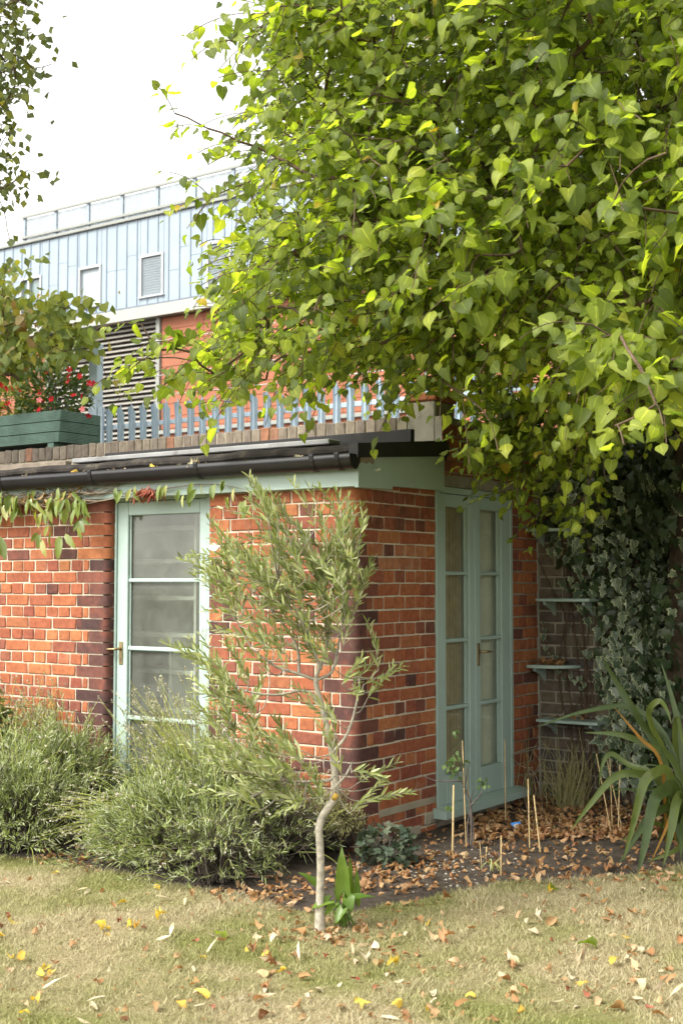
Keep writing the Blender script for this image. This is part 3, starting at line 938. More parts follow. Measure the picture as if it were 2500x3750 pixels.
rp = [(-.05, 2.139), (.10, 2.153), (.105, 2.125), (.085, 2.105), (.05, 2.118), (.02, 2.104), (-.02, 2.112), (-.045, 2.10)]
MB().add([(.0525, a, b) for a, b in rp] + [(.045, a, b) for a, b in rp], [tuple(range(7, -1, -1))] + [(i, (i + 1) % 8, 8 + (i + 1) % 8, 8 + i) for i in range(8)]).build('rotten_patch', MAT['old_timber'], OB)
# ---- flat roof behind, inner room
m = MB().box((-7, .955, 2.36), (-.215, 2.6, 2.42)); m.build('flat_roof', MAT['flat_roof'], OB)
m = MB().box((-4.8, 2.2, -.1), (-.0, 2.3, 2.355)).box((-4.82, .2, -.1), (-4.72, 2.2, 2.355)).box((-4.72, .21, 2.06), (-.212, 2.2, 2.1)).box((-4.72, .215, -.08), (-.212, 2.2, .0))
m.build('room_wall', MAT['interior_wall'], OB)
SU = thing('shelf_unit', 'pale built-in shelves standing inside behind the single glazed door', 'shelf', tuple(W(-2.2, 1.0, 0)), -ANG)
qs = .46
zs = sorted(onq(600, y, qs)[1] for y in (1935, 2055, 2190, 2325, 2460, 2600, 2715, 2800))
for k, z in enumerate(zs):
    MB().box((-.95, qs - 1.0, z - .014), (.62, -.222, z + .014), .002).build('shelf_board', MAT['interior_shelf'], SU)
MB().box((-.95, -.221, 0), (.62, -.20, 2.0)).build('back_panel', MAT['interior_shelf'], SU)
dv = onq(622, 2500, qs)[0] + 2.2
MB().box((dv - .012, qs - .998, 0), (dv + .012, -.222, zs[4])).build('divider', MAT['interior_shelf'], SU)
MB().box((-.97, qs - 1.005, 0), (-.951, -.2, 2.0)).build('side_panel', MAT['interior_shelf'], SU)
MB().box((.621, qs - 1.005, 0), (.64, -.2, 2.0)).build('side_panel', MAT['interior_shelf'], SU)
for (a, w_, h, k, lab) in ((-.15, .26, .19, 1, 'grey box on a low shelf inside the single glazed door'), (.05, .2, .12, 2, 'small grey box on a middle shelf inside the single glazed door'), (-.1, .24, .05, 5, 'flat tray on the upper shelf inside the single glazed door')):
    b = thing('storage_box', lab, 'box', tuple(W(-2.2 + a, 1.0 + qs - .9, zs[k] + .0145)), -ANG, 'boxes on the shelves')
    MB().box((0, 0, 0), (w_, .12, h), .004).build('body', MAT['interior_box'], b)
    MB().box((-.004, -.004, h + .0003), (w_ + .004, .124, h + .014), .003).build('lid', MAT['interior_shelf'], b)
def curtain(name, label, q0, q1, mat, amp, f, pd):
    C = thing(name, label, 'curtain', tuple(W(-pd, q0, .12)), -ANG)
    n, V, F = 60, [], []
    for k in range(n + 1):
        t = k / n; y = (q1 - q0) * t; x = amp * math.sin(f * t * 6.283)
        for z in (0, .6, 1.2, 1.85): V.append((x * (1 - .25 * z / 1.85), y, z))
    F = [(k * 4 + i, (k + 1) * 4 + i, (k + 1) * 4 + i + 1, k * 4 + i + 1) for k in range(n) for i in range(3)]
    me = MB().add(V, F, True); me.build('cloth', mat, C)
    MB().tube([(0, -.02, 1.865), (0, q1 - q0 + .02, 1.865)], .008, 8).build('rail', MAT['steel'], C)
curtain('curtain', 'brown pinstriped cloth hanging behind the near leaf of the double door', .9, 1.50, MAT['curtain_brown'], .004, 3.2, .064)
curtain('curtain', 'cream cloth hanging behind the far leaf of the double door', 1.46, 1.82, MAT['curtain_cream'], .005, 2.6, .075)

# ================================================================== parapet, pier
PA = thing('parapet_wall', 'weathered brick parapet with brick-on-edge coping above the felt roof', 'wall', tuple(W(-2, .93, 2.2)), -ANG)
MB().box((-3.6, .01, .02), (1.74, .21, .168)).build('render_band', MAT['cement'], PA)
MB().box((-3.6, .0, .1681), (1.74, .2, .281)).build('mortar', MAT['cement'], PA)
cope = []
for v in range(6):
    V, F = cbox((-.0355, -.006, 0), (.0355, .218, .103), .006)
    r = random.Random(v + 50); j = {}
    V = [tuple(a + b for a, b in zip(p, j.setdefault((p[0] > 0, p[1] > .1, p[2] > .05), (r.uniform(-.003, .003), r.uniform(-.006, .003), r.uniform(-.008, .004))))) for p in V]
    me = bpy.data.meshes.new('coping_brick'); me.from_pydata(V, [], F); me.materials.append(MAT['brick_coping']); cope.append(me)
p = -3.55; k = 0
while p < 1.70:
    o = link('coping_brick', cope[k % 6], None, PA); o.location = (p, random.uniform(-.004, .004), .185); o.rotation_euler[1] = random.uniform(-.03, .03)
    p += .0755 + random.uniform(0, .004); k += 1
m = MB().box((1.745, -.005, .0), (1.95, .24, .37), .01); m.build('pier', MAT['concrete'], PA)
m = MB().box((1.735, -.015, .3705), (1.96, .25, .42), .008); m.build('pier_cap', MAT['brick_red'], PA)
m = MB().hexa([(-3.6, -.05, .105), (1.73, -.05, .105), (1.73, .0095, .105), (-3.6, .0095, .105), (-3.6, -.03, .125), (1.73, -.03, .125), (1.73, .0095, .16), (-3.6, .0095, .16)])
m.build('cement_fillet', MAT['cement'], PA)
# garden wall at the back of the bed
GW = thing('garden_wall', 'dark stock brick garden wall meeting the outbuilding under the ivy', 'wall', tuple(W(0, QE, 0)), -ANG)
MB().box((.004, .006, -.1), (4.6, .22, 2.25)).build('mortar', MAT['mortar_grey'], GW)
gb, gc_ = {}, 0
gr = MB()
for n in range(0, 29):
    zc = 2.15 - n * .0775
    e = [0.008 + (.0 if n % 2 else -.05)]
    while e[-1] < 4.4: e.append(e[-1] + (.225 if (n % 2 == 0) else .118))
    for a, b in zip(e[:-1], e[1:]):
        a = max(a, .008); w_ = b - a - .012
        if w_ < .03: continue
        if a < 1.0 and .05 < zc < 1.75:
            key = (round(w_, 3), gc_ % 3)
            if key not in gb:
                V, F = box_brick(w_, gc_ % 3); me = bpy.data.meshes.new('brick'); me.from_pydata(V, [], F); me.materials.append(MAT['brick_stock']); gb[key] = me
            o = link('brick', gb[key], None, GW); o.location = ((a + b) / 2, random.uniform(-.003, .003), zc)
        else:
            V, F = box_brick(w_, gc_ % 3); gr.add([(x + (a + b) / 2, y, z + zc) for x, y, z in V], F)
        gc_ += 1
gr.build('brickwork', MAT['brick_stock'], GW, kind='stuff')
MB().box((.006, -.02, 2.2505), (4.62, .24, 2.30), .008).build('coping', MAT['concrete'], GW)
# ================================================================== fence and wires on the flat roof
FQ = 2.25
FE = thing('palisade_fence', 'galvanised steel palisade fence with pointed pales on the flat roof', 'fence', tuple(W(-2, FQ, 2.42)), -ANG)
def pale_mesh(v):
    r = random.Random(v)
    prof = [(-.034, .012), (-.02, -.01), (-.009, .006), (0, .010), (.009, .006), (.02, -.01), (.034, .012)]
    zt = [.50, .545, .548, .585, .548, .545, .50]
    V = [(x, y, 0) for x, y in prof] + [(x, y, .42) for x, y in prof] + [(x * 1.05, y - .012 * (1 if i in (1, 3, 5) else 0), zt[i]) for i, (x, y) in enumerate(prof)]
    V += [(x, y + .004, z) for x, y, z in V]
    n = len(prof); F = []
    for k in (0, 1):
        for i in range(n - 1):
            a, b, c, d = k * n + i, k * n + i + 1, (k + 1) * n + i + 1, (k + 1) * n + i
            F += [(a, b, c, d), (a + 21, d + 21, c + 21, b + 21)]
    for i in range(n - 1): F.append((14 + i, 14 + i + 1, 35 + i + 1, 35 + i))
    for k in (0, 1): F += [(k * 7, k * 7 + 7, k * 7 + 28, k * 7 + 21), (k * 7 + 6, k * 7 + 27, k * 7 + 34, k * 7 + 13)]
    me = bpy.data.meshes.new('pale'); me.from_pydata(V, [], F); me.materials.append(MAT['steel']); return me
pm = pale_mesh(1)
p = -4.175 + 2
k = 0
while p < 1.95:
    o = link('pale', pm, None, FE); o.location = (p + random.uniform(-.004, .004), 0, .012); o.rotation_euler[1] = random.uniform(-.012, .012)
    p += .1355; k += 1
for z in (.12, .40): MB().box((-2.3, .016, z - .02), (1.98, .03, z + .02), .003).build('rail', MAT['steel'], FE)
m = MB().box((-2.405, -.03, 0), (-2.30, .05, 1.155), .004); post = m.build('post', MAT['steel'], FE)
m = MB().box((-2.298, -.02, 0), (-2.235, .012, .585), .004); m.build('post_plate', MAT['steel'], FE)
for z0, z1, pa, pb, sg in ((1.10, 1.14, -2.3, 1.4, .012), (.80, .84, -2.3, 1.4, .012), (.645, .64, -2.3, 1.4, .02), (1.085, 1.02, -4.6, -2.4, .02), (.80, .78, -4.6, -2.4, .03)):
    pts = [(pa + (pb - pa) * t, -.01, z0 + (z1 - z0) * t - sg * 4 * t * (1 - t)) for t in np.linspace(0, 1, 12)]
    MB().tube(pts, .0045, 5).build('wire', MAT['wire'], FE)
for (pa, za, pb, zb) in ((-2.4, 1.0, -2.75, 1.12), (-2.75, 1.12, -2.85, .55), (-3.0, 1.08, -3.25, .6), (-3.35, 1.07, -3.6, .62), (-3.05, 1.09, -3.05, .5)):
    MB().tube([(pa, -.012, za), (pb, -.012, zb)], .003, 5).build('wire', MAT['wire'], FE)

# ================================================================== planter
PB = thing('planter_box', 'dark green grooved timber planter box standing on the parapet', 'planter', tuple(W(-3.43, 1.0, 2.493)), -ANG)
def grooved(L0, L1, z0, z1, y, name, side=False, s0=0, s1=0):
    """decking board with fine ridges"""
    nR = 7; pr = []
    for k in range(nR):
        a, b = z0 + (z1 - z0) * k / nR, z0 + (z1 - z0) * (k + 1) / nR
        pr += [(0.0, a + .001), (-.0035, a + .0035), (-.0035, b - .0035), (0.0, b - .001)]
    pr = [(.02, z0)] + pr + [(.02, z1)]
    V = []
    for L in (L0, L1):
        for d, z in pr: V.append((L + (s0 if L == L0 else s1) * z, y + d, z) if not side else (y - d, L + (s0 if L == L0 else s1) * z, z))
    n = len(pr)
    F = [(i, i + 1, n + i + 1, n + i) if side else (i + 1, i, n + i, n + i + 1) for i in range(n - 1)]
    F.append((0, n, 2 * n - 1, n - 1) if side else (n - 1, 2 * n - 1, n, 0))
    F += [tuple(range(n)), tuple(range(2 * n - 1, n - 1, -1))]
    MB().add(V, F).build(name, MAT['green_timber'], PB)
for k in range(3):
    grooved(-1.9, -.025, .04 + k * .084, .04 + k * .084 + .080, .0, 'front_board', s1=.10)
    grooved(.012, .43, .04 + k * .084, .04 + k * .084 + .080, -.022, 'side_board', side=True)
MB().box((-1.88, .022, .045), (-.05, .41, .06)).build('base_board', MAT['green_timber'], PB)
MB().box((-1.9, .43, .04), (-.03, .45, .288)).build('back_board', MAT['green_timber'], PB)
for a in (-.15, -1.7):
    MB().box((a, .005, 0), (a + .07, .13, .0395), .003).build('foot', MAT['green_timber'], PB)
    MB().box((a, .30, -.07), (a + .07, .42, .0395), .003).build('foot', MAT['green_timber'], PB)
MB().box((-1.88, .022, .061), (-.06, .425, .25)).build('compost', MAT['soil'], PB)

# ---- flowering plants in the planter
def flower_mesh():
    V, T = [], []
    for k in range(5):
        a = k * 2 * math.pi / 5
        c, s = math.cos(a), math.sin(a)
        i = len(V)
        for x, y, z in ((0, 0, -.25), (.32, .5, .12), (.25, .95, .02), (-.3, .9, .1), (-.28, .45, .12)):
            V.append((x * c - y * s, x * s + y * c, z))
        T += [(i, i + 1, i + 2), (i, i + 2, i + 3), (i, i + 3, i + 4)]
    return np.array(V), np.array(T)
FL = flower_mesh()
def ellipsoid_pts(n, c, r, shell=.5):
    d = norm(rng.normal(size=(n, 3))); rad = shell + (1 - shell) * rng.random(n)[:, None] ** .5
    return np.asarray(c) + d * rad * np.asarray(r), d
def planter_plant(label, pc, qc, z, r, nleaf, leafmat, size, flowers):
    base = W(pc, qc, 2.745)
    t = thing('flowering_plant', label, 'plant', tuple(base), 0, 'plants in the planter')
    P, d = ellipsoid_pts(nleaf, W(pc, qc, z), r, .35)
    Y = norm(d + rng.normal(0, .5, (nleaf, 3)) + [0, 0, .1]); N = norm(rng.normal(0, .5, (nleaf, 3)) + d * .6 + [0, 0, .7])
    V, T = scatter(lance_leaf(3, .2, .2, .2), P, Y, N, rng.uniform(.7, 1.3, nleaf) * size)
    link('foliage', np_mesh('foliage', to_local(V, t), T, True), MAT[leafmat], t, 'stuff')
    st = []
    for k in range(14):
        e = P[rng.integers(nleaf)]; b0 = base + [rng.normal(0, .05), rng.normal(0, .05), 0]
        st.append((spline([b0, (b0 + e) / 2 + rng.normal(0, .03, 3), e], 4), np.full(9, .004)))
    V, T = tubes_np(st); link('stems', np_mesh('stems', to_local(V, t), T, True), MAT['twig'], t)
    for px, py in flowers:
        c = W(pc, qc - r[1] * .95, 0); D = c[1]
        p0 = at(px, py, D + rng.uniform(-.05, .05))
        V, T = scatter(FL, [p0], [norm(rng.normal(0, .4, 3) + [0, 0, 1])], [norm(rng.normal(0, .35, 3) + [-.1, -1, .3])], .027)
        link('flower', np_mesh('flower', to_local(V, t), T), MAT['flower_red' if rng.random() < .88 else 'flower_pink'], t)
planter_plant('bushy dark plant with red flowers at the near end of the planter', -3.72, 1.2, 2.93, (.30, .2, .24), 900, 'mandevilla_leaf', .06,
              [(255, 1353), (292, 1378), (253, 1377), (248, 1397), (328, 1403), (343, 1405), (270, 1447), (300, 1450), (188, 1461), (148, 1435), (145, 1465), (157, 1463), (302, 1498), (326, 1522), (195, 1497), (144, 1500), (168, 1366)])
planter_plant('loose pale plant with red flowers at the left end of the planter', -4.25, 1.2, 2.88, (.34, .19, .2), 800, 'vine_leaf', .05,
              [(5, 1410), (25, 1423), (45, 1425), (72, 1430), (30, 1477), (12, 1490)])

# ================================================================== zinc-clad building beyond
QB = 14.5
ZB = thing('zinc_clad_building', 'pale blue zinc-clad building with louvres and terracotta panels behind the fence', 'building', tuple(W(-14, QB, 0)), -ANG)
P0 = -14.0
def fb(p): return p - P0
ZT, ZL = 9.43, 7.50
wins = []
for (x0, y0, x1, y1) in ((77, 1010, 154, 1094), (290, 973, 372, 1111), (514, 933, 600, 1079), (758, 896, 848, 1042)):
    pa, pb = onq(x0, (y0 + y1) / 2, QB)[0], onq(x1, (y0 + y1) / 2, QB)[0]
    wins.append((pa, pb, 7.68, 8.60))
wins[0] = (wins[0][0], wins[0][1], 7.75, 8.62)
wins.append((-11.9, -11.2, 7.68, 8.6)); wins.append((-10, -9.3, 7.68, 8.6))
MB().box((fb(-34), .15, 0), (fb(-1), 12, 9.3)).build('wall', MAT['dark_void'], ZB)
ed = sorted(set([round(-22.0 + .313 * k, 3) for k in range(62)]))
pc = {}
def zpanel(a, b, z0, z1):
    if z1 - z0 < .05 or b - a < .04: return
    key = (round(b - a, 2), round(z1 - z0, 2))
    if key not in pc:
        V, F = cbox((0, 0, 0), (b - a - .006, .05, z1 - z0 - .004), .004); me = bpy.data.meshes.new('zinc_panel'); me.from_pydata(V, [], F); me.materials.append(MAT['zinc']); pc[key] = me
    o = link('zinc_panel', pc[key], None, ZB); o.location = (fb(a) + .003, 0, z0 + .002)
cols = []
for a, b in zip(ed[:-1], ed[1:]):
    cut = [a, b]
    for w in wins:
        for c in w[:2]:
            if a + .03 < c < b - .03: cut.append(c)
    cut.sort()
    for c0, c1 in zip(cut[:-1], cut[1:]): cols.append((c0, c1))
for a, b in cols:
    mid = (a + b) / 2
    w = [w for w in wins if w[0] < mid < w[1]]
    if w: segs = [(ZL, w[0][2]), (w[0][3], ZT)]
    else: segs = [(ZL, ZT)]
    for z0, z1 in segs:
        js = z0 + random.uniform(.3, .75) * (z1 - z0)
        if z1 - z0 > 1.2 and random.random() < .75: zpanel(a, b, z0, js); zpanel(a, b, js, z1)
        else: zpanel(a, b, z0, z1)
sm = {}
for e in ed:
    w = [w for w in wins if w[0] - .02 < e < w[1] + .02]
    for z0, z1 in ([(ZL, w[0][2] - .04), (w[0][3] + .04, ZT)] if w else [(ZL, ZT)]):
        key = round(z1 - z0, 2)
        if key not in sm:
            V, F = cbox((-.010, -.016, 0), (.010, .01, z1 - z0)); me = bpy.data.meshes.new('seam'); me.from_pydata(V, [], F); me.materials.append(MAT['zinc_seam']); sm[key] = me
        o = link('seam', sm[key], None, ZB); o.location = (fb(e), 0, z0)
for k, (a, b, z0, z1) in enumerate(wins):
    A, B_ = fb(a), fb(b)
    m = MB().box((A - .0, -.03, z0), (A + .05, .1, z1), .003).box((B_ - .05, -.03, z0), (B_, .1, z1), .003).box((A + .0505, -.029, z1 - .05), (B_ - .0505, .1, z1), .003).box((A - .03, -.05, z0 - .03), (B_ + .03, .1, z0 - .001), .003)
    if k == 0: m.box((A + .26, -.025, z0), (A + .32, .1, z1 - .051), .003)
    wf = m.build('window', MAT['window_white'], ZB)
    MB().box((A + .045, .05, z0 + .002), (B_ - .045, .07, z1 - .045)).build('pane', MAT['blind_white' if k == 1 else 'window_glass'], wf)
    if k >= 2:
        nsl = 15; sh = (z1 - .06 - z0) / nsl
        V, F = cbox((0, -.012, -sh * .36), (B_ - A - .11, .012, sh * .36)); me = bpy.data.meshes.new('slat'); me.from_pydata(V, [], F); me.materials.append(MAT['blind_white'])
        for s_ in range(nsl):
            o = link('slat', me, None, wf); o.location = (A + .055, .025, z0 + sh * (s_ + .5)); o.rotation_euler[0] = .6
# cap, lip and soffit beam
MB().box((fb(-22), -.06, ZT + .002), (fb(-3), .4, ZT + .07), .01).build('coping', MAT['soffit_metal'], ZB)
MB().box((fb(-22), -.07, ZL - .055), (fb(-3), .14, ZL - .003), .005).build('drip_edge', MAT['steel_dark'], ZB)
MB().hexa([(fb(-22), -.20, 7.17), (fb(-3), -.20, 7.17), (fb(-3), .14, 7.17), (fb(-22), .14, 7.17), (fb(-22), -.13, 7.44), (fb(-3), -.13, 7.44), (fb(-3), .14, 7.44), (fb(-22), .14, 7.44)]).build('fascia_beam', MAT['soffit_metal'], ZB)
# louvred bay
lv = MB(); V, F = cbox((0, -.045, -.006), (3.33, .045, .006), .002)
lme = bpy.data.meshes.new('louvre_slat'); lme.from_pydata(V, [], F); lme.materials.append(MAT['louvre_metal'])
z = 7.12
while z > 3.4:
    o = link('louvre_slat', lme, None, ZB); o.location = (fb(-18.5), .045, z); o.rotation_euler[0] = R(42); z -= .108
MB().box((fb(-15.13), -.04, 3.2), (fb(-15.02), .12, 7.168), .004).build('mullion', MAT['soffit_metal'], ZB)
MB().box((fb(-18.6), -.04, 3.2), (fb(-18.5), .12, 7.168), .004).build('mullion', MAT['soffit_metal'], ZB)
V, F = cbox((0, 0, 0), (1.19, .06, .262), .004)
tme = bpy.data.meshes.new('terracotta_panel'); tme.from_pydata(V, [], F); tme.materials.append(MAT['terracotta'])
for r_ in range(13):
    zz = 7.165 - .27 * (r_ + 1)
    for c_ in list(range(9)) + [-4, -5]:
        o = link('terracotta_panel', tme, None, ZB); o.location = (fb(-15.015) + c_ * 1.197 + (0 if c_ >= 0 else .0), .02, zz)
MB().box((fb(-15.01), -.05, 4.62), (fb(-4), .09, 4.70), .004).build('string_course', MAT['soffit_metal'], ZB)
# roof terrace: set-back wall, glazed guard, posts
MB().box((fb(-26), 4.0, 9.3), (fb(-18.6), 9, 10.55), .02).build('roof_room', MAT['far_render'], ZB)
MB().box((fb(-26.2), 3.8, 10.551), (fb(-18.4), 9.2, 10.65), .01).build('roof_room_cap', MAT['soffit_metal'], ZB)
gq = 1.0
for k in range(12):
    pa = -20.6 + k * 1.12
    MB().box((fb(pa), gq - .03, 9.3), (fb(pa) + .09, gq + .03, 10.55), .003).build('guard_post', MAT['zinc'], ZB)
    MB().box((fb(pa) + .06, gq - .006, 9.62), (fb(pa) + 1.11, gq + .006, 10.45)).build('guard_glass', MAT['balustrade_glass'], ZB)
for z in (10.5, 9.98): MB().box((fb(-20.6), gq - .07, z - .03), (fb(-7.5), gq - .0305, z + .03), .003).build('guard_rail', MAT['soffit_metal'], ZB)
MB().box((fb(-18.3), 3.0, 9.3), (fb(-16.2), 4.0, 10.15), .02).build('roof_plant', MAT['far_render'], ZB)
# ================================================================== plants: helpers
def rand_dirs(n, base, spread): return norm(np.asarray(base) + rng.normal(0, spread, (n, 3)))
def inside(poly, x, y):
    poly = np.asarray(poly, float); c = np.zeros(len(x), bool); j = len(poly) - 1
    for i in range(len(poly)):
        xi, yi = poly[i]; xj, yj = poly[j]
        c ^= ((yi > y) != (yj > y)) & (x < (xj - xi) * (y - yi) / (yj - yi + 1e-9) + xi)
        j = i
    return c
def poly_dist(poly, x, y):
    poly = np.asarray(poly, float); d = np.full(len(x), 1e9); P = np.stack([x, y], 1)
    for i in range(len(poly)):
        a, b = poly[i - 1], poly[i]; ab = b - a
        t = np.clip(((P - a) @ ab) / (ab @ ab + 1e-9), 0, 1)
        d = np.minimum(d, np.linalg.norm(P - a - t[:, None] * ab, axis=1))
    return d
def leaf_parts(parent, name, tmpls, mats, P, Y, N, size, count, region, stuff_name, width=None, prefer=None):
    """the leaves that show largest become parts of their own, the rest one part"""
    n = len(P)
    pj = project(P)
    x0, y0, x1, y1 = region
    vis = (pj[:, 0] > x0) & (pj[:, 0] < x1) & (pj[:, 1] > y0) & (pj[:, 1] < y1)
    score = np.where(vis, size / pj[:, 2], 0)
    if prefer is not None: score = score * prefer
    order = np.argsort(-score)
    single = set(order[:count][score[order[:count]] > 0].tolist())
    kind = rng.integers(0, len(tmpls), n)
    mk = np.array([mats[i % len(mats)] if not callable(mats) else 0 for i in range(n)]) if False else None
    meshes = {}
    Mi = wmat(parent).inverted()
    for k in single:
        key = (int(kind[k]), mats(k))
        if key not in meshes:
            V, T = tmpls[key[0]][:2]
            at_ = {'rim': tmpls[key[0]][2]} if len(tmpls[key[0]]) > 2 else None
            me = np_mesh(name, V, T, True, at_); me.materials.append(MAT[key[1]]); meshes[key] = me
        o = link(name, meshes[key], None, parent)
        o.matrix_local = Mi @ leaf_matrix(P[k], Y[k], N[k], size[k], None if width is None else width[k])
    groups = {}
    for k in range(n):
        if k not in single: groups.setdefault((int(kind[k]), mats(k)), []).append(k)
    Vs, Ts, mi, rims, o_ = [], [], [], [], 0
    names = sorted({g_[1] for g_ in groups})
    for (kd, mt), idx in groups.items():
        idx = np.array(idx)
        V, T = scatter(tmpls[kd], P[idx], Y[idx], N[idx], size[idx], None if width is None else width[idx])
        Vs.append(V); Ts.append(T + o_); o_ += len(V); mi.append(np.full(len(T), names.index(mt)))
        if len(tmpls[kd]) > 2: rims.append(np.tile(tmpls[kd][2], len(idx)))
    if Vs:
        V = to_local(np.vstack(Vs), parent)
        me = np_mesh(stuff_name, V, np.vstack(Ts), True, {'rim': np.concatenate(rims)} if rims else None, midx=np.concatenate(mi))
        link(stuff_name, me, [MAT[x] for x in names], parent, 'stuff')

# ================================================================== the lime tree
LT_BASE = np.array([2.25, 8.0, -.02])
LT = thing('lime_tree', 'large lime tree with heart-shaped leaves overhanging the outbuilding', 'tree', tuple(LT_BASE))
OUT = [(900, -900), (900, -150), (935, 150), (1010, 230), (900, 330), (860, 480), (830, 560), (850, 680), (720, 740), (750, 880), (820, 1000), (760, 1130), (580, 1180), (440, 1250), (470, 1320), (650, 1360), (850, 1385), (940, 1470), (1100, 1545), (1330, 1550), (1480, 1490), (1600, 1470), (1740, 1430), (1830, 1520), (1980, 1520), (2050, 1680), (2260, 1700), (2420, 1590), (2600, 1620), (3300, 1600), (3300, -900)]
trunk = spline([LT_BASE, LT_BASE + [-.03, .0, 1.2], LT_BASE + [.02, .05, 2.4], LT_BASE + [-.05, .0, 3.8], LT_BASE + [.05, .05, 5.6]], 6)
tx, ty, tD = [], [], []
n = 5200
x = rng.uniform(420, 3300, n); y = rng.uniform(-900, 1880, n)
ok = inside(OUT, x, y); x, y = x[ok], y[ok]
dd = poly_dist(OUT, x, y)
f = np.clip(dd / 260, .05, 1) * np.where(x < 1350, .75, 1.0)
keep = rng.random(len(x)) < f * np.where((x > 2600) | (y < -150), .45, .62)
x, y = x[keep], y[keep]
nearD = np.interp(x, [400, 900, 1500, 2000, 2500, 3300], [5.3, 5.2, 4.9, 4.6, 4.3, 4.2])
farD = np.interp(x, [400, 900, 1500, 2000, 2500, 3300], [6.6, 7.6, 9.0, 9.4, 9.6, 9.8])
D = nearD + (farD - nearD) * rng.beta(1.25, 1.5, len(x))
# nothing may grow down into the outbuilding or the ground
TG = np.array([at(a, b, c) for a, b, c in zip(x, y, D)])
rel = TG[:, :2] - np.array([CX, CY]); pp, qq = rel @ I2, rel @ J2
bad = (pp < .1) & (qq > -.15) & (TG[:, 2] < 2.75)
bad |= TG[:, 2] < 1.75
TG = TG[~bad]
extra = [at(a, b, c) for a, b, c in ((640, 415, 5.6), (760, 470, 5.6), (880, 520, 5.6), (1010, 575, 5.65), (820, 150, 5.8), (930, 130, 5.8), (520, 1190, 5.4), (700, 1290, 5.35), (2250, 1560, 4.1), (2400, 1480, 4.1), (2330, 1330, 4.15), (2080, 1180, 4.4), (1790, 1540, 5.2), (1690, 1440, 5.4), (2440, 560, 4.0), (1890, 590, 4.5), (2250, 730, 4.3))]
dk = [at(a, b, c) for a, b, c in zip(rng.uniform(1780, 2100, 34), rng.uniform(1440, 1680, 34), rng.uniform(7.2, 7.7, 34))]
dk += [at(a, b, c) for a, b, c in ((1870, 1800, 7.5), (2030, 1830, 7.6), (2100, 1850, 7.4), (2160, 1800, 7.3))]
th_ = np.stack([rng.uniform(.9, 2.6, 170), rng.uniform(6.4, 8.6, 170), rng.uniform(2.75, 4.3, 170)], 1)
th_ = th_[project(th_)[:, 1] < 1600]
TG = np.vstack([TG, dk, th_, extra])
paths, tipdir = grow(trunk, TG, rtip=.0036, rmax=.21, sag=.12, power=.44, bias=.5, seg=6)
tr_path = paths[0][0]
V, T = tubes_np([(tr_path, np.interp(np.linspace(0, 1, len(tr_path)), [0, .05, .5, 1], [.30, .22, .18, .10]))])
link('trunk', np_mesh('trunk', to_local(V, LT), T, True), MAT['bark'], LT)
V, T = tubes_np(paths[1:])
link('branches', np_mesh('branches', to_local(V, LT), T, True), MAT['twig'], LT)
# twigs with leaves
axis = LT_BASE[:2]
nT_ = len(TG); TD = np.array([tipdir[k] for k in range(nT_)])
rep = np.concatenate([np.full(nT_ - len(extra), 5), np.full(len(extra), 1)])
ix = np.repeat(np.arange(nT_), rep); first = np.r_[True, ix[1:] != ix[:-1]]
nt_ = len(ix); d = TD[ix]
t0 = TG[ix] - np.where(first[:, None], 0, d * rng.uniform(.02, .26, (nt_, 1)) + rng.normal(0, .07, (nt_, 3)))
out2 = np.column_stack([norm(t0[:, :2] - axis), np.zeros(nt_)])
dr = norm(d * .5 + out2 * .6 + np.column_stack([np.zeros((nt_, 2)), rng.uniform(-.45, .25, nt_)]) + rng.normal(0, .33, (nt_, 3)))
L = rng.uniform(.14, .34, (nt_, 1)); side = norm(np.cross(dr, [0, 0, 1]))
NL = 8
ss = (np.arange(NL) + .4) / (NL - .4)
TP = t0[:, None] + dr[:, None] * (L * ss)[:, :, None]; TP[:, :, 2] -= .10 * ss ** 2 * L / .3
sg = np.where(np.arange(NL) % 2, 1, -1)[None, :, None]
pet = norm(side[:, None] * sg * .8 + dr[:, None] * .35 + [0, 0, -.2] + rng.normal(0, .3, (nt_, NL, 3)))
LP = (TP + pet * rng.uniform(.02, .045, (nt_, NL, 1))).reshape(-1, 3)
flat = np.repeat(rng.random(nt_) < .5, NL)[:, None]
LY = norm((pet * .75 + dr[:, None] * .4).reshape(-1, 3) + np.where(flat, [0, 0, -.2], [0, 0, -.6]) + rng.normal(0, .38, (nt_ * NL, 3)))
o2 = np.repeat(out2, NL, 0)
LN = norm(np.where(flat, o2 * .12 + [-.05, -.1, 1.0], o2 * .4 + [-.15, -.4, .7]) + rng.normal(0, .42, (nt_ * NL, 3)))
LS = np.clip(rng.normal(.047, .012, nt_ * NL), .022, .085) * np.tile(np.where(ss > .85, .8, 1), nt_)
nearm = project(LP)[:, 2] < 4.9
LS[nearm] *= 1.25
keep = rng.random(len(LP)) < .88
LP, LY, LN, LS = LP[keep], LY[keep], LN[keep], LS[keep]
twigs = [(np.vstack([t0[k], TP[k]]), np.full(NL + 1, .0021)) for k in range(nt_)]
V, T = tubes_np(twigs, 3)
link('twigs', np_mesh('twigs', to_local(V, LT), T, True), MAT['twig'], LT)
ltm = []
for s_ in range(10):
    V, T = lime_leaf(s_); rim = np.ones(len(V)); rim[:4] = 0; ltm.append((V, T, rim))
yel = rng.random(len(LP)) < .005
leaf_parts(LT, 'leaf', ltm, lambda k: 'lime_leaf_yellow' if yel[k] else 'lime_leaf', LP, LY, LN, LS, 300, (350, 0, 2500, 2000), 'crown')
NLIME = len(LP)
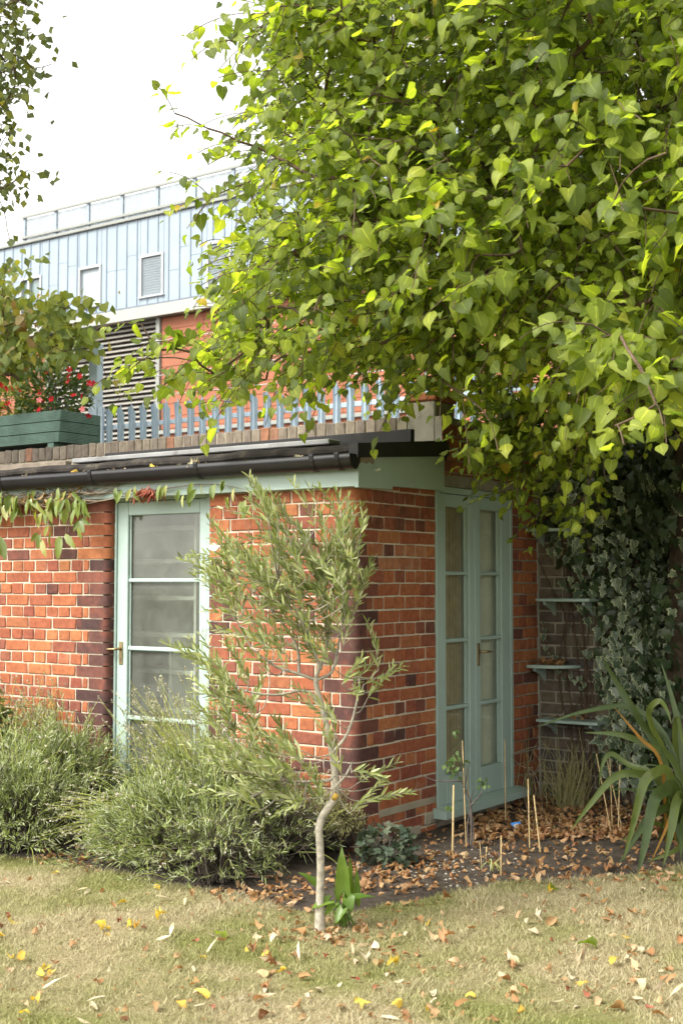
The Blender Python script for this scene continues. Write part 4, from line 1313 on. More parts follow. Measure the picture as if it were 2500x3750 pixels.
# crown going on mostly out of view, added to shade the corner below
n = 11000
P, d = ellipsoid_pts(n, LT_BASE + [.75, .2, 6.9], (2.5, 2.8, 1.9), .25)
P2, d2_ = ellipsoid_pts(6200, (3.5, 5.0, 5.3), (1.9, 2.3, 1.7), .2)
ok = (P2[:, 0] > .30 * P2[:, 1] + .1) | (P2[:, 2] > EYE + .5 * P2[:, 1])
P, d = np.vstack([P, P2[ok]]), np.vstack([d, d2_[ok]]); n = len(P)
V, T = scatter(simple_leaf(.42, .15, .2), P, norm(d * .5 + rng.normal(0, .5, (n, 3)) + [0, 0, -.4]), norm(d * .4 + [0, 0, .8] + rng.normal(0, .4, (n, 3))), rng.uniform(.07, .11, n))
link('shading_crown', np_mesh('shading_crown', to_local(V, LT), T, True), MAT['lime_leaf'], LT, 'stuff')
pp_, _ = grow(spline([LT_BASE + [.05, .05, 5.4], LT_BASE + [.2, .1, 6.4], LT_BASE + [.4, .1, 7.6]], 5), np.vstack([P[:200], P[-160:]]), rtip=.004, rmax=.09, sag=.05)
V, T = tubes_np(pp_); link('branches', np_mesh('branches', to_local(V, LT), T, True), MAT['twig'], LT)

# ================================================================== tree at the left edge
BT_BASE = np.array([-4.0, 9.2, 0])
BT = thing('leafy_tree', 'small-leaved tree reaching in along the left edge against the sky', 'tree', tuple(BT_BASE))
OUT2 = [(-1500, -900), (150, -900), (130, -60), (150, 60), (60, 130), (120, 270), (60, 380), (90, 480), (-20, 520), (40, 590), (-60, 640), (70, 660), (60, 690), (-80, 720), (-250, 900), (-1500, 900)]
n = 2600; x = rng.uniform(-1400, 160, n); y = rng.uniform(-800, 720, n)
ok = inside(OUT2, x, y); x, y = x[ok], y[ok]
TG2 = np.array([at(a, b, c) for a, b, c in zip(x, y, rng.uniform(8.2, 10.4, len(x)))])
ex2 = [at(a, b, 8.8) for a, b in ((120, 250), (190, 235), (100, 625), (140, 640), (130, 330), (90, 140), (60, 660), (100, 20), (40, 890), (150, 130))]
TG2 = np.vstack([TG2, ex2])
trk = spline([BT_BASE, BT_BASE + [.1, 0, 2.5], BT_BASE + [.05, .1, 4.5], BT_BASE + [.15, .05, 7.2]], 6)
paths, td2 = grow(trk, TG2, rtip=.003, rmax=.12, sag=.1, power=.45, bias=.4)
V, T = tubes_np([(paths[0][0], np.linspace(.15, .05, len(paths[0][0])))]); link('trunk', np_mesh('trunk', to_local(V, BT), T, True), MAT['bark'], BT)
V, T = tubes_np(paths[1:]); link('branches', np_mesh('branches', to_local(V, BT), T, True), MAT['twig'], BT)
n = len(TG2) * 6
P = np.repeat(TG2, 6, 0) + rng.normal(0, .085, (n, 3)) * [1, 1, .8]
leaf_parts(BT, 'leaf', [simple_leaf(.36, .15, .2), simple_leaf(.42, .05, .1)], lambda k: 'far_leaf', P, rand_dirs(n, (.1, -.1, -.7), .5), rand_dirs(n, (-.2, -.7, .5), .45), rng.uniform(.055, .085, n), 90, (0, 0, 400, 800), 'crown')

# ================================================================== climber on the roof wires
CV_BASE = W(-4.9, 1.75, 2.42)
CV = thing('climbing_vine', 'straggling green climber with dried leaves over the planter and wires', 'vine', tuple(CV_BASE))
OUT3 = [(-500, 1000), (-300, 960), (0, 1020), (60, 1090), (160, 1100), (250, 1080), (290, 1105), (250, 1160), (300, 1170), (260, 1210), (330, 1240), (310, 1290), (240, 1290), (180, 1350), (130, 1300), (110, 1380), (40, 1390), (-80, 1500), (-500, 1500)]
n = 900; x = rng.uniform(-500, 340, n); y = rng.uniform(950, 1500, n)
ok = inside(OUT3, x, y); x, y = x[ok], y[ok]
def vD(x): return W(0, 1.95)[1] + (0 - 0) * x
TG3 = []
for a, b in zip(x, y):
    q_ = rng.uniform(1.55, 2.15); p_, z_ = onq(a, b, q_); TG3.append(W(p_, q_, z_))
for a, b in ((320, 1140), (365, 1120), (395, 1115), (300, 1095), (20, 990), (90, 1020), (110, 960), (30, 960), (400, 1410), (425, 1435), (330, 1225), (345, 1240)):
    p_, z_ = onq(a, b, 1.9); TG3.append(W(p_, 1.9, z_))
TG3 = np.array(TG3)
TG3 = TG3[TG3[:, 2] > 2.6]
trk = spline([CV_BASE, CV_BASE + [.05, 0, .4], CV_BASE + [0.1, .02, .9], CV_BASE + [.3, .05, 1.3]], 6)
paths, td3 = grow(trk, TG3, rtip=.0022, rmax=.02, sag=.1, power=.35, bias=.2)
V, T = tubes_np(paths); link('stems', np_mesh('stems', to_local(V, CV), T, True), MAT['twig'], CV)
n = len(TG3) * 5
P = np.repeat(TG3, 5, 0) + rng.normal(0, .07, (n, 3))
pj = project(P)
dry = ((pj[:, 0] - 95) / 90) ** 2 + ((pj[:, 1] - 1200) / 90) ** 2 < rng.random(n) * .9
leaf_parts(CV, 'leaf', [simple_leaf(.42, .2, .2), lime_leaf(91), lime_leaf(92)], lambda k: 'dry_vine_leaf' if dry[k] and k % 4 == 0 else 'vine_leaf', P, rand_dirs(n, (.1, -.2, -.8), .45), rand_dirs(n, (-.2, -.7, .55), .45), rng.uniform(.055, .1, n), 160, (0, 900, 520, 1550), 'foliage')

# ================================================================== olive tree
OD = 5.48
OL_BASE = gnd(1172, 3404)
OL = thing('olive_tree', 'slim young olive tree with a bent pale stem on the lawn edge', 'tree', tuple(OL_BASE))
tp = [OL_BASE + [0, 0, -.05], OL_BASE] + [at(x, y, OD + o_) for x, y, o_ in ((1171, 3300, 0), (1174, 3180, 0), (1170, 3075, 0), (1167, 3040, 0), (1180, 2992, .01), (1208, 2950, .02), (1229, 2915, .03), (1228, 2850, .03), (1216, 2760, .03), (1203, 2690, .02), (1190, 2630, .02), (1176, 2575, .02), (1160, 2520, .02), (1156, 2480, .02))]
tp = spline(tp, 4)
rr = np.interp(np.linspace(0, 1, len(tp)), [0, .07, .14, .5, .62, .66, 1], [.034, .024, .0165, .0165, .015, .0135, .011])
SH = []          # shoot bases
UP = [(740, 2050), (830, 2060), (920, 1960), (960, 1890), (1010, 1860), (1060, 1940), (1150, 1890), (1200, 1940), (1280, 1950), (1320, 2080), (1320, 2230), (1270, 2340), (1180, 2390), (1080, 2450), (960, 2440), (860, 2330), (800, 2230), (750, 2120)]
n = 700; x = rng.uniform(470, 1330, n); y = rng.uniform(1840, 2440, n); ok = inside(UP, x, y + 40)
ups = np.stack([x, y], 1)[ok][:150]
LO = [(720, 2380), (840, 2420), (880, 2580), (1000, 2650), (1090, 2740), (1150, 2830), (1060, 2950), (880, 2880), (760, 2720), (720, 2560)]
x = rng.uniform(700, 1200, 500); y = rng.uniform(2420, 2980, 500); ok = inside(LO, x, y)
los = np.stack([x, y], 1)[ok][:58]
ris = np.array([(1290, 2440), (1330, 2460), (1385, 2430), (1310, 2500), (1345, 2520), (1250, 2420), (1290, 2760), (1310, 2820), (1250, 2790), (1330, 2850), (1280, 2890), (1170, 2630), (1150, 2600), (1230, 2700), (1180, 2860), (1110, 2900), (1040, 2900)])
pts = np.vstack([ups, los, ris])
cx_ = 1180
TGo, dirs = [], []
for x, y in pts:
    D = OD + rng.normal(0, .13)
    TGo.append(at(x + (rng.uniform(20, 90) if x < 1180 else 0), y + rng.uniform(20, 90), D))
TGo = np.array(TGo)
limbs = [[(1156, 2490), (1100, 2470), (1020, 2445), (980, 2420), (920, 2370), (860, 2260)], [(1156, 2485), (1165, 2430), (1130, 2340), (1090, 2250), (1020, 2120)], [(1158, 2480), (1185, 2400), (1200, 2300), (1190, 2180), (1180, 2060)], [(1156, 2492), (1215, 2460), (1235, 2380), (1260, 2250), (1280, 2120)], [(1095, 2468), (1080, 2350), (960, 2200), (820, 2080)],
         [(1226, 2840), (1190, 2860), (1050, 2860), (960, 2830), (880, 2760), (800, 2640)], [(1180, 2590), (1120, 2530), (1010, 2545), (900, 2530), (800, 2480)], [(1215, 2760), (1275, 2680), (1310, 2550), (1315, 2480)], [(1228, 2880), (1265, 2840), (1290, 2790)]]
opaths = [(tp, rr)]
allnodes = [tp]
for lb in limbs:
    o_ = rng.uniform(-.12, .12)
    pth = spline([at(x, y, OD + .02 + o_ * k / len(lb)) for k, (x, y) in enumerate(lb)], 4)
    opaths.append((pth, np.linspace(.0075, .003, len(pth)))); allnodes.append(pth)
N_ = np.vstack(allnodes[1:])
LP, LY, LN, LS = [], [], [], []
for k, t0 in enumerate(TGo):
    j = int(np.argmin(np.linalg.norm(N_ - t0, axis=1) + np.maximum(0, N_[:, 2] - t0[2]) * 1.2))
    a = N_[j]; L = np.linalg.norm(t0 - a)
    opaths.append((spline([a, (a + t0) / 2 + [0, 0, -.02], t0], 4), np.linspace(.0032, .0022, 9)))
    lean = np.array([-.55, 0, .62]) if pts[k][0] < 1180 else np.array([-.05, 0, .9])
    if pts[k][0] > 1240 and pts[k][1] > 2350: lean = np.array([.35, 0, .5])
    d = norm(norm(t0 - a) * .25 + lean + rng.normal(0, .28, 3))
    SL = rng.uniform(.15, .27)
    cur = spline([t0, t0 + d * SL * .5 + [0, 0, .0], t0 + d * SL + np.array([-.02, 0, -.02])], 5)
    opaths.append((cur, np.linspace(.002, .0009, len(cur))))
    m_ = rng.integers(9, 14)
    side0 = norm(np.cross(d, rng.normal(0, 1, 3)))
    for i in range(m_):
        s_ = (i + .4) / m_
        p = cur[min(len(cur) - 1, int(s_ * (len(cur) - 1)))] + d * (s_ * (len(cur) - 1) % 1) * SL / len(cur)
        sd = side0 if i % 2 else norm(np.cross(d, side0))
        for sg in (1, -1):
            LP.append(p); LY.append(norm(d * rng.uniform(.8, 1.3) + sd * sg * .6 + rng.normal(0, .15, 3))); LN.append(norm(d * .3 + np.array([-.2, -.5, .6]) + rng.normal(0, .4, 3))); LS.append(rng.uniform(.042, .066) * (1 - .3 * s_ * s_))
LP, LY, LN, LS = map(np.array, (LP, LY, LN, LS))
V, T = tubes_np(opaths[:1]); link('trunk', np_mesh('trunk', to_local(V, OL), T, True), MAT['olive_bark'], OL)
V, T = tubes_np(opaths[1:]); link('branches', np_mesh('branches', to_local(V, OL), T, True), MAT['olive_bark'], OL)
leaf_parts(OL, 'leaf', [lance_leaf(s_, .10, .25, f_) for s_, f_ in ((1, .05), (2, .15), (3, -.05))], lambda k: 'olive_leaf', LP, LY, LN, LS, 260, (300, 1700, 1500, 3100), 'crown')
NOLIVE = len(LP)
# pruned stub with a fresh yellow cut
c = at(1222, 2926, OD + .02)
MB().tube([c, c + [.012, -.012, .022]], [.012, .011], 10).build('pruned_stub', MAT['dead_yellow'], OL, world=True)
# ================================================================== ivy on the garden wall and trunk
def with_rim(t):
    V, T = t
    rim = np.full(len(V), .84); rim[:4] = 0.05; rim[3] = .6
    return V, T, rim
ivt = [with_rim(ivy_leaf(s_)) for s_ in range(6)]
IV_BASE = W(.95, 2.1, -.02)
IV = thing('ivy', 'variegated ivy with cream-edged leaves covering the garden wall', 'ivy', tuple(IV_BASE))
POLI = [(1925, 1600), (2500, 1450), (2750, 1450), (2750, 3020), (2400, 2980), (2240, 2900), (2180, 2780), (2195, 2620), (2135, 2480), (2160, 2330), (2085, 2210), (2020, 2060), (1965, 1860), (1935, 1720)]
n = 4600; x = rng.uniform(1950, 2750, n); y = rng.uniform(1450, 3020, n); ok = inside(POLI, x, y); x, y = x[ok], y[ok]
dd = poly_dist(POLI, x, y)
ok = rng.random(len(x)) < np.clip(dd / 90, .18, 1); x, y, dd = x[ok], y[ok], dd[ok]
P = []
for a, b, c in zip(x, y, dd):
    th = .03 + .16 * min(1, c / 250) * rng.random() + (.12 * rng.random() if b < 1900 else 0)
    p_, z_ = onq(a, b, QE - th); P.append(W(p_, QE - th, z_))
P = np.array(P); ok = P[:, 2] > .12; P = P[ok]; pyy = y[ok]
tend = [(1986, 2275), (1992, 2300), (1990, 2325), (2003, 2345), (1998, 2368), (2012, 2390), (2030, 2402), (2022, 2420), (2045, 2425), (2062, 2440), (2046, 2455), (2075, 2452), (2090, 2475), (2104, 2490), (2120, 2478), (2136, 2500), (2060, 2480), (2126, 2515), (2140, 2385), (2150, 2400)]
PT = []
for a, b in tend: p_, z_ = onq(a, b, QE - .06); PT.append(W(p_, QE - .06, z_))
PT = np.array(PT); nT = len(PT)
NTK = 2400
th = rng.uniform(0, 6.28, NTK); zz = rng.uniform(.1, 5.0, NTK)
PK = LT_BASE + np.stack([np.cos(th) * (.29 + .1 * rng.random(NTK)), np.sin(th) * (.29 + .1 * rng.random(NTK)), zz], 1)
NK = np.stack([np.cos(th), np.sin(th), th * 0 + .35], 1)
wallN = np.append(-J2, .35)
AP = np.vstack([P, PT, PK]); n = len(AP)
AN = np.vstack([norm(wallN + rng.normal(0, .32, (len(P) + nT, 3))), norm(NK + rng.normal(0, .3, (NTK, 3)))])
AY = norm(np.array([0, 0, -1.0]) + rng.normal(0, .38, (n, 3)))
AS = np.concatenate([rng.uniform(.05, .088, len(P)), rng.uniform(.034, .05, nT), rng.uniform(.05, .09, NTK)])
var = np.concatenate([rng.random(len(P)) < np.interp(pyy, [1700, 2150, 2500], [.05, .5, .85]), np.ones(nT, bool), rng.random(NTK) < .15])
prefer = np.concatenate([np.where(P @ [0, 0, 1] < 1.9, 1, .3), np.full(nT, 3.0), np.full(NTK, .1)])
leaf_parts(IV, 'leaf', ivt, lambda k: 'ivy_variegated' if var[k] else 'ivy_dark', AP, AY, AN, AS, 300, (1850, 1500, 2500, 3000), 'foliage', prefer=prefer)
st = []
for k in range(60):
    p_ = rng.uniform(.25, 2.0); zt = rng.uniform(.8, 2.2)
    st.append((spline([W(p_ + rng.normal(0, .1), QE - .012, 0), W(p_ + rng.normal(0, .15), QE - .015, zt * .5), W(p_ + rng.normal(0, .2), QE - .02, zt)], 5), np.linspace(.007, .003, 11)))
st.append((spline(PT[:18], 2), np.full(35, .002)))
V, T = tubes_np(st); link('stems', np_mesh('stems', to_local(V, IV), T, True), MAT['twig'], IV)

def leaf_mass(name, label, cat, base, c, r, n, mat, size, tm, stems=24, dirdown=-.5):
    t = thing(name, label, cat, tuple(base))
    Ps, ds = [], []
    for ci, ri, k in zip(c, r, n):
        P, d = ellipsoid_pts(k, ci, ri, .45); Ps.append(P); ds.append(d)
    P, d = np.vstack(Ps), np.vstack(ds); ok = P[:, 2] > .02; P, d = P[ok], d[ok]; k = len(P)
    V, T = scatter(tm, P, norm(d * .6 + rng.normal(0, .5, (k, 3)) + [0, 0, dirdown]), norm(d * .6 + [0, -.1, .7] + rng.normal(0, .4, (k, 3))), rng.uniform(.7, 1.25, k) * size)
    link('foliage', np_mesh('foliage', to_local(V, t), T, True), MAT[mat], t, 'stuff')
    st = []
    for s_ in range(stems):
        e = P[rng.integers(k)]; b0 = np.asarray(base) + [rng.normal(0, .06), rng.normal(0, .06), 0]
        st.append((spline([b0, (b0 + e) / 2 + rng.normal(0, .04, 3) + [0, 0, .05], e], 4), np.linspace(.008, .003, 9)))
    V, T = tubes_np(st); link('stems', np_mesh('stems', to_local(V, t), T, True), MAT['twig'], t)
    return t
cb = W(1.2, 2.9, 0)  # leaf mass added behind the wall so the gap under the lime reads dark
leaf_mass('dark_leaf_fill', 'added dark leaf mass filling the gap behind the garden wall under the lime', 'shrub', cb, [W(.55, 2.75, 2.6), W(1.6, 2.8, 2.7), W(2.8, 2.8, 2.6), W(1.0, 3.2, 3.4), W(2.3, 3.2, 3.5), W(.35, 3.0, 3.3)], [(.6, .5, .8), (.8, .5, .9), (.9, .5, .9), (.9, .6, .9), (1, .6, 1), (.5, .4, .8)], [900, 1100, 1100, 1000, 1000, 600], 'ivy_dark', .1, simple_leaf(.36, .15, .2), 40)
gb_ = at(-90, 2760, 8.2); gb_[2] = 0
leaf_mass('leafy_shrub', 'dark leafy shrub against the brick wall at the left edge', 'shrub', gb_, [at(-60, 2690, 8.15), at(-160, 2600, 8.2)], [(.22, .18, .26), (.3, .2, .35)], [420, 420], 'mandevilla_leaf', .06, simple_leaf(.3, .15, .2), 16)

# ================================================================== lavender and grey shrubs
def lav_bush(label, clumps, stalks, group):
    b = np.array([clumps[0][0][0], clumps[0][0][1], 0])
    t = thing('lavender_bush', label, 'lavender', tuple(b), 0, group)
    P, Y, N, S_ = [], [], [], []
    wood = []
    autost = []
    for c, rad, h, ns, lean in clumps:
        c = np.array([c[0], c[1], 0.0]); f1, f2, f3 = rng.uniform(0, 6.28, 3)
        for k in range(int(ns * .62)):
            a = rng.uniform(0, 6.283); el_ = rng.beta(1.2, 1.15)      # 0 = flat out, 1 = upright
            lob = (1 + .28 * math.sin(3 * a + f1 + 3 * el_) + .2 * math.sin(5 * a + f2)) * rng.uniform(.62, 1.12)
            out = np.array([math.cos(a), math.sin(a), 0])
            tip = c + out * rad * math.cos(el_ * 1.45) * lob + np.array([lean[0], lean[1], 0]) * el_ + np.array([0, 0, h * (.08 + .92 * math.sin(el_ * 1.5)) * (.45 + .55 * lob)])
            mid = c + (tip - c) * .5 + np.array([0, 0, .05]) + rng.normal(0, .03, 3)
            cur = spline([c + out * rng.uniform(0, .10), mid, tip], 5)
            wood.append((cur[::3], np.linspace(.0055, .0018, len(cur[::3]))))
            d0 = norm(cur[-1] - cur[-4])
            for sp_ in range(rng.integers(2, 4)):
                d = norm(d0 + rng.normal(0, .38, 3) + np.array([0, 0, .25])); L = rng.uniform(.07, .15)
                s0 = cur[-1 - int(rng.integers(0, 4))]
                wood.append((np.array([s0, s0 + d * L * .5, s0 + d * L]), np.array([.0018, .0014, .001])))
                if len(lean) > 2 and rng.random() < lean[2]: continue
                m_ = rng.integers(9, 15)
                for i in range(m_):
                    s_ = (i + 1) / m_
                    P.append(s0 + d * L * s_); az_ = rng.uniform(0, 6.283)
                    sd = norm(np.cross(d, [math.cos(az_), math.sin(az_), .3]))
                    Y.append(d * rng.uniform(.5, 1.1) + sd * .6 + np.array([0, 0, .1])); N.append(rng.normal(0, 1, 3) + np.array([0, -.2, .5])); S_.append(rng.uniform(.022, .05))
            if rng.random() < .16: autost.append((tip, norm(d0 + out * .4 + np.array([-.15, 0, .35])), .2, 1, .12, .34))
    stalks = list(stalks) + autost
    P, Y, N, S_ = map(np.array, (P, Y, N, S_))
    V, T = scatter(needle(.10), P, Y, N, S_)
    link('foliage', np_mesh('foliage', to_local(V, t), T, True), MAT['lavender_leaf'], t, 'stuff')
    # bare twiggy inside
    Vw, Tw = tubes_np(wood, 3); link('woody_stems', np_mesh('woody_stems', to_local(Vw, t), Tw, True), MAT['woody'], t, 'stuff')
    st, HP, HY = [], [], []
    for (c, dirv, spread, n_, l0, l1) in stalks:
        for k in range(n_):
            s0 = np.asarray(c) + (rng.normal(0, .07, 3) * [1.3, 1, .6] if n_ > 1 else 0)
            d = norm(np.asarray(dirv) + rng.normal(0, spread, 3)); L = rng.uniform(l0, l1)
            e = s0 + d * L + np.array([0, 0, -.05 * L]); cur = spline([s0, s0 + d * L * .55 + [0, 0, .03], e], 4)
            st.append((cur, np.linspace(.0016, .0011, len(cur))))
            dd_ = norm(cur[-1] - cur[-3])
            for j in range(16):
                HP.append(e - dd_ * rng.choice([rng.uniform(0, .035), rng.uniform(0, .035), .055])); HY.append(dd_ * .5 + rng.normal(0, .6, 3))
    if st:
        V, T = tubes_np(st, 3); link('flower_stalks', np_mesh('flower_stalks', to_local(V, t), T, True), MAT['lavender_stalk'], t, 'stuff')
        n_ = len(HP); V, T = scatter(simple_leaf(.38, 0, .3), np.array(HP), np.array(HY), rng.normal(0, 1, (n_, 3)), rng.uniform(.007, .013, n_))
        link('seed_heads', np_mesh('seed_heads', to_local(V, t), T, True), MAT['lavender_head'], t, 'stuff')
    return t
def gp(x, y): return gnd(x, y)
lav_bush('sprawling grey-green lavender under the brick wall at the left edge',
         [(gp(235, 3010), .36, .50, 640, (0, 0)), (gp(40, 3105), .38, .44, 660, (0, 0)), (gp(-150, 3060), .34, .5, 300, (0, 0)), (gp(80, 2990), .36, .50, 480, (0, 0)), (gp(330, 2960), .24, .40, 240, (0, 0))],
         [(gp(200, 2960) + [0, 0, .4], (-.1, 0, 1), .28, 110, .2, .46), (gp(20, 2960) + [0, 0, .4], (.1, 0, 1), .25, 80, .18, .42), (gp(120, 3080) + [0, 0, .1], (.6, -.3, .35), .25, 8, .2, .4)], 'lavender bushes along the wall')
lav_bush('large lavender bush with long seed stalks in front of the glazed door',
         [(gp(680, 3170), .42, .40, 760, (-.05, 0)), (gp(830, 3130), .40, .52, 700, (0, 0, .3)), (gp(505, 3165), .27, .28, 300, (0, 0)), (gp(965, 3165), .30, .46, 460, (0, 0, .8)), (gp(790, 3220), .27, .27, 330, (0, 0, .6))],
         [(gp(720, 3120) + [0, 0, .33], (-.42, -.05, .85), .22, 170, .32, .66), (gp(560, 3140) + [0, 0, .14], (-.95, -.1, .25), .22, 95, .22, .50), (gp(860, 3120) + [0, 0, .4], (.0, 0, 1), .25, 30, .15, .3)], 'lavender bushes along the wall')
DS_b = gp(1215, 3110)
DS = thing('dwarf_shrub', 'small twiggy shrub with sparse yellowish tips at the brick corner', 'shrub', tuple(DS_b))
wood, P, Y = [], [], []
for cx_, n_ in ((1215, 380), (1060, 380), (1130, 200), (960, 320)):
    c0 = gp(cx_, 3115)
    for k in range(n_):
        a = rng.uniform(0, 6.283); rr_ = rng.uniform(.02, .20); h = .29 * math.sqrt(max(.1, 1 - (rr_ / .23) ** 2)) * rng.uniform(.6, 1.05) * (1 if cx_ == 1215 else .8)
        tip = c0 + [rr_ * math.cos(a), rr_ * math.sin(a), h]
        cur = spline([c0 + [rr_ * .3 * math.cos(a), rr_ * .3 * math.sin(a), 0], c0 + [rr_ * .8 * math.cos(a + .3), rr_ * .8 * math.sin(a + .3), h * .5], tip], 3)
        wood.append((cur, np.linspace(.003, .0014, len(cur))))
        for j in range(3):
            d = norm(rng.normal(0, .6, 3) + [0, 0, .5]); s0 = cur[rng.integers(2, len(cur))]; wood.append((np.array([s0, s0 + d * .03, s0 + d * .055 + [0, 0, .008]]), np.array([.0016, .0013, .001])))
        for j in range(9 if cx_ == 1215 else 4): P.append(tip + rng.normal(0, .012, 3)); Y.append(rng.normal(0, .6, 3) + [0, 0, .9])
V, T = tubes_np(wood, 3); link('woody_stems', np_mesh('woody_stems', to_local(V, DS), T, True), MAT['woody'], DS, 'stuff')
P, Y = np.array(P), np.array(Y); V, T = scatter(needle(.14), P, Y, rng.normal(0, 1, P.shape), rng.uniform(.016, .032, len(P)))
link('foliage', np_mesh('foliage', to_local(V, DS), T, True), MAT['santolina_leaf'], DS, 'stuff')

# ================================================================== clematis trailing under the gutter
CL_BASE = W(-3.05, -.02, 0)
CL = thing('clematis', 'evergreen clematis trailing long leaves under the black gutter', 'vine', tuple(CL_BASE))
cst, LP, LY, LS = [], [], [], []
main = spline([W(-3.1, -.03, 0), W(-3.08, -.03, 1.0), W(-3.0, -.05, 1.9), W(-2.6, -.07, 1.985), W(-2.2, -.075, 1.99), W(-1.9, -.08, 1.965), W(-1.6, -.075, 2.0), W(-1.2, -.075, 2.03), W(-.95, -.075, 2.03), W(-.72, -.07, 1.99)], 6)
cst.append((main, np.linspace(.008, .002, len(main))))
for k in range(70):
    a = rng.uniform(-3.3, -2.0); z0 = 2.03 + rng.normal(0, .03)
    cst.append((spline([W(a, -.06, z0), W(a + rng.uniform(.05, .2), -.07 - rng.random() * .03, z0 - rng.uniform(-.02, .06)), W(a + rng.uniform(.2, .4), -.06, z0 + rng.normal(0, .03))], 4), np.full(9, rng.uniform(.0015, .004))))
def cl_leaf(px, py, dx, dy, L, q=-.09):
    p_, z_ = onq(px, py, q); LP.append(W(p_, q, z_)); LY.append(norm(np.append(I2 * dx, -dy) + np.append(-J2 * .25, 0) + rng.normal(0, .1, 3))); LS.append(L)
for k in range(80):      # left cluster under the gutter
    x, y = rng.uniform(-180, 330), rng.uniform(1785, 1860)
    cl_leaf(x, y + abs(rng.normal(0, 25)), rng.normal(0, .45), 1, rng.uniform(.085, .135), rng.uniform(-.15, -.08))
for x, y, dx, L in ((180, 1925, -.8, .09), (190, 1940, -.3, .12), (150, 1955, -.1, .1), (140, 1950, -.8, .08), (155, 1975, .5, .12), (225, 1965, -.9, .1), (228, 1970, -.15, .14), (240, 1955, .9, .12), (293, 1905, -.9, .09), (296, 1900, .4, .1), (294, 1905, 0, .12), (300, 1895, .8, .08), (0, 1965, .3, .16), (265, 1800, .8, .1), (215, 1785, .1, .08), (290, 1830, 1.2, .06)):
    cl_leaf(x, y, dx, .9, L, -.12)
for x, y in ((415, 1790), (425, 1785), (450, 1795), (480, 1790), (488, 1800), (495, 1780), (590, 1775), (600, 1780), (612, 1775), (640, 1800), (660, 1790), (675, 1810), (695, 1805), (705, 1765), (720, 1790), (740, 1770), (775, 1775), (790, 1770), (815, 1755), (822, 1758), (835, 1820), (825, 1815), (880, 1835), (900, 1830), (915, 1850), (860, 1785), (925, 1800)):
    cl_leaf(x, y, rng.normal(-.15, .35), 1, rng.uniform(.065, .105), -.125)
for x, y, dx in ((905, 1980, -.2), (925, 1990, -.4), (880, 2040, -.2), (850, 2010, .4), (845, 2100, -.3), (930, 2110, .2)): cl_leaf(x, y, dx, 1, .09, -.07)
for (x0, y0, x1, y1) in ((258, 1835, 240, 1960), (160, 1870, 150, 1955), (262, 1850, 250, 1950), (305, 1850, 295, 1905), (930, 1800, 890, 2120), (850, 1790, 925, 1990)):
    a = onq(x0, y0, -.08); b = onq(x1, y1, -.1); cst.append((spline([W(a[0], -.08, a[1]), W((a[0] + b[0]) / 2 + .02, -.11, (a[1] + b[1]) / 2), W(b[0], -.1, b[1])], 4), np.full(9, .002)))
V, T = tubes_np(cst); link('stems', np_mesh('stems', to_local(V, CL), T, True), MAT['dry_twig'], CL)
LP, LY, LS = map(np.array, (LP, LY, LS)); n = len(LP)
LN = norm(np.append(-J2, .25) + rng.normal(0, .35, (n, 3)))
leaf_parts(CL, 'leaf', [lance_leaf(s_, .2, .3, .3) for s_ in (11, 12, 13)], lambda k: 'clematis_leaf', LP, LY, LN, LS, 200, (-300, 1700, 1200, 2400), 'foliage')
# withered brown tuft on the fascia
n = 60; b_ = onq(545, 1795, -.09); P = np.array([W(b_[0] + rng.normal(0, .05), -.085 - rng.random() * .03, b_[1] + rng.normal(0, .015)) for k in range(n)])
V, T = scatter(lance_leaf(5, .12, .8, .5), P, norm(rng.normal(0, .35, (n, 3)) + [-.1, 0, -1]), rng.normal(0, 1, (n, 3)), rng.uniform(.04, .075, n))
link('withered_leaves', np_mesh('withered_leaves', to_local(V, CL), T, True), MAT['dead_red'], CL, 'stuff')
n = 150; P = np.array([W(rng.uniform(-3.4, -2.05), -.06 - rng.random() * .05, rng.normal(2.0, .035)) for k in range(n)])
V, T = scatter(lance_leaf(6, .14, .6, .5), P, norm(rng.normal(0, .7, (n, 3)) + [0, 0, -.5]), rng.normal(0, 1, (n, 3)), rng.uniform(.04, .09, n))
link('withered_leaves', np_mesh('withered_leaves', to_local(V, CL), T, True), MAT['dry_vine_leaf'], CL, 'stuff')

# ================================================================== wall shelves in the corner
def wshelf(label, p0, p1, q0, z, round_=False):
    t = thing('wall_shelf', label, 'shelf', tuple(W((p0 + p1) / 2, QE, z - .05)), -ANG, 'shelves in the corner of the garden wall')
    w_ = (p1 - p0) / 2; d = QE - q0
    if round_:
        poly = [(-w_, 0)] + [(-w_ + 2 * w_ * math.sin(a), -d * math.cos(a)) for a in np.linspace(0, math.pi / 2, 12)]
        MB().prism(poly[::1], .036, .056).build('board', MAT['sage_paint'], t)
    else:
        MB().box((-w_, -d, .036), (w_, -.002, .056), .004).build('board', MAT['sage_paint'], t)
    for s_ in (-.75, .7):
        x_ = s_ * w_
        MB().add([(x_ - .009, -.002, -.06), (x_ - .009, -.002, .0355), (x_ - .009, -d * .8, .0355), (x_ - .009, -d * .8, .015), (x_ - .009, -d * .35, -.015), (x_ + .009, -.002, -.06), (x_ + .009, -.002, .0355), (x_ + .009, -d * .8, .0355), (x_ + .009, -d * .8, .015), (x_ + .009, -d * .35, -.015)],
                 [(0, 1, 2, 3, 4), (9, 8, 7, 6, 5)] + [(i, 5 + i, 5 + (i + 1) % 5, (i + 1) % 5) for i in range(5)]).build('bracket', MAT['sage_paint'], t)
        if round_: break
    return t
def shp(x, y, q): return onq(x, y, q)
qA = QE - .20
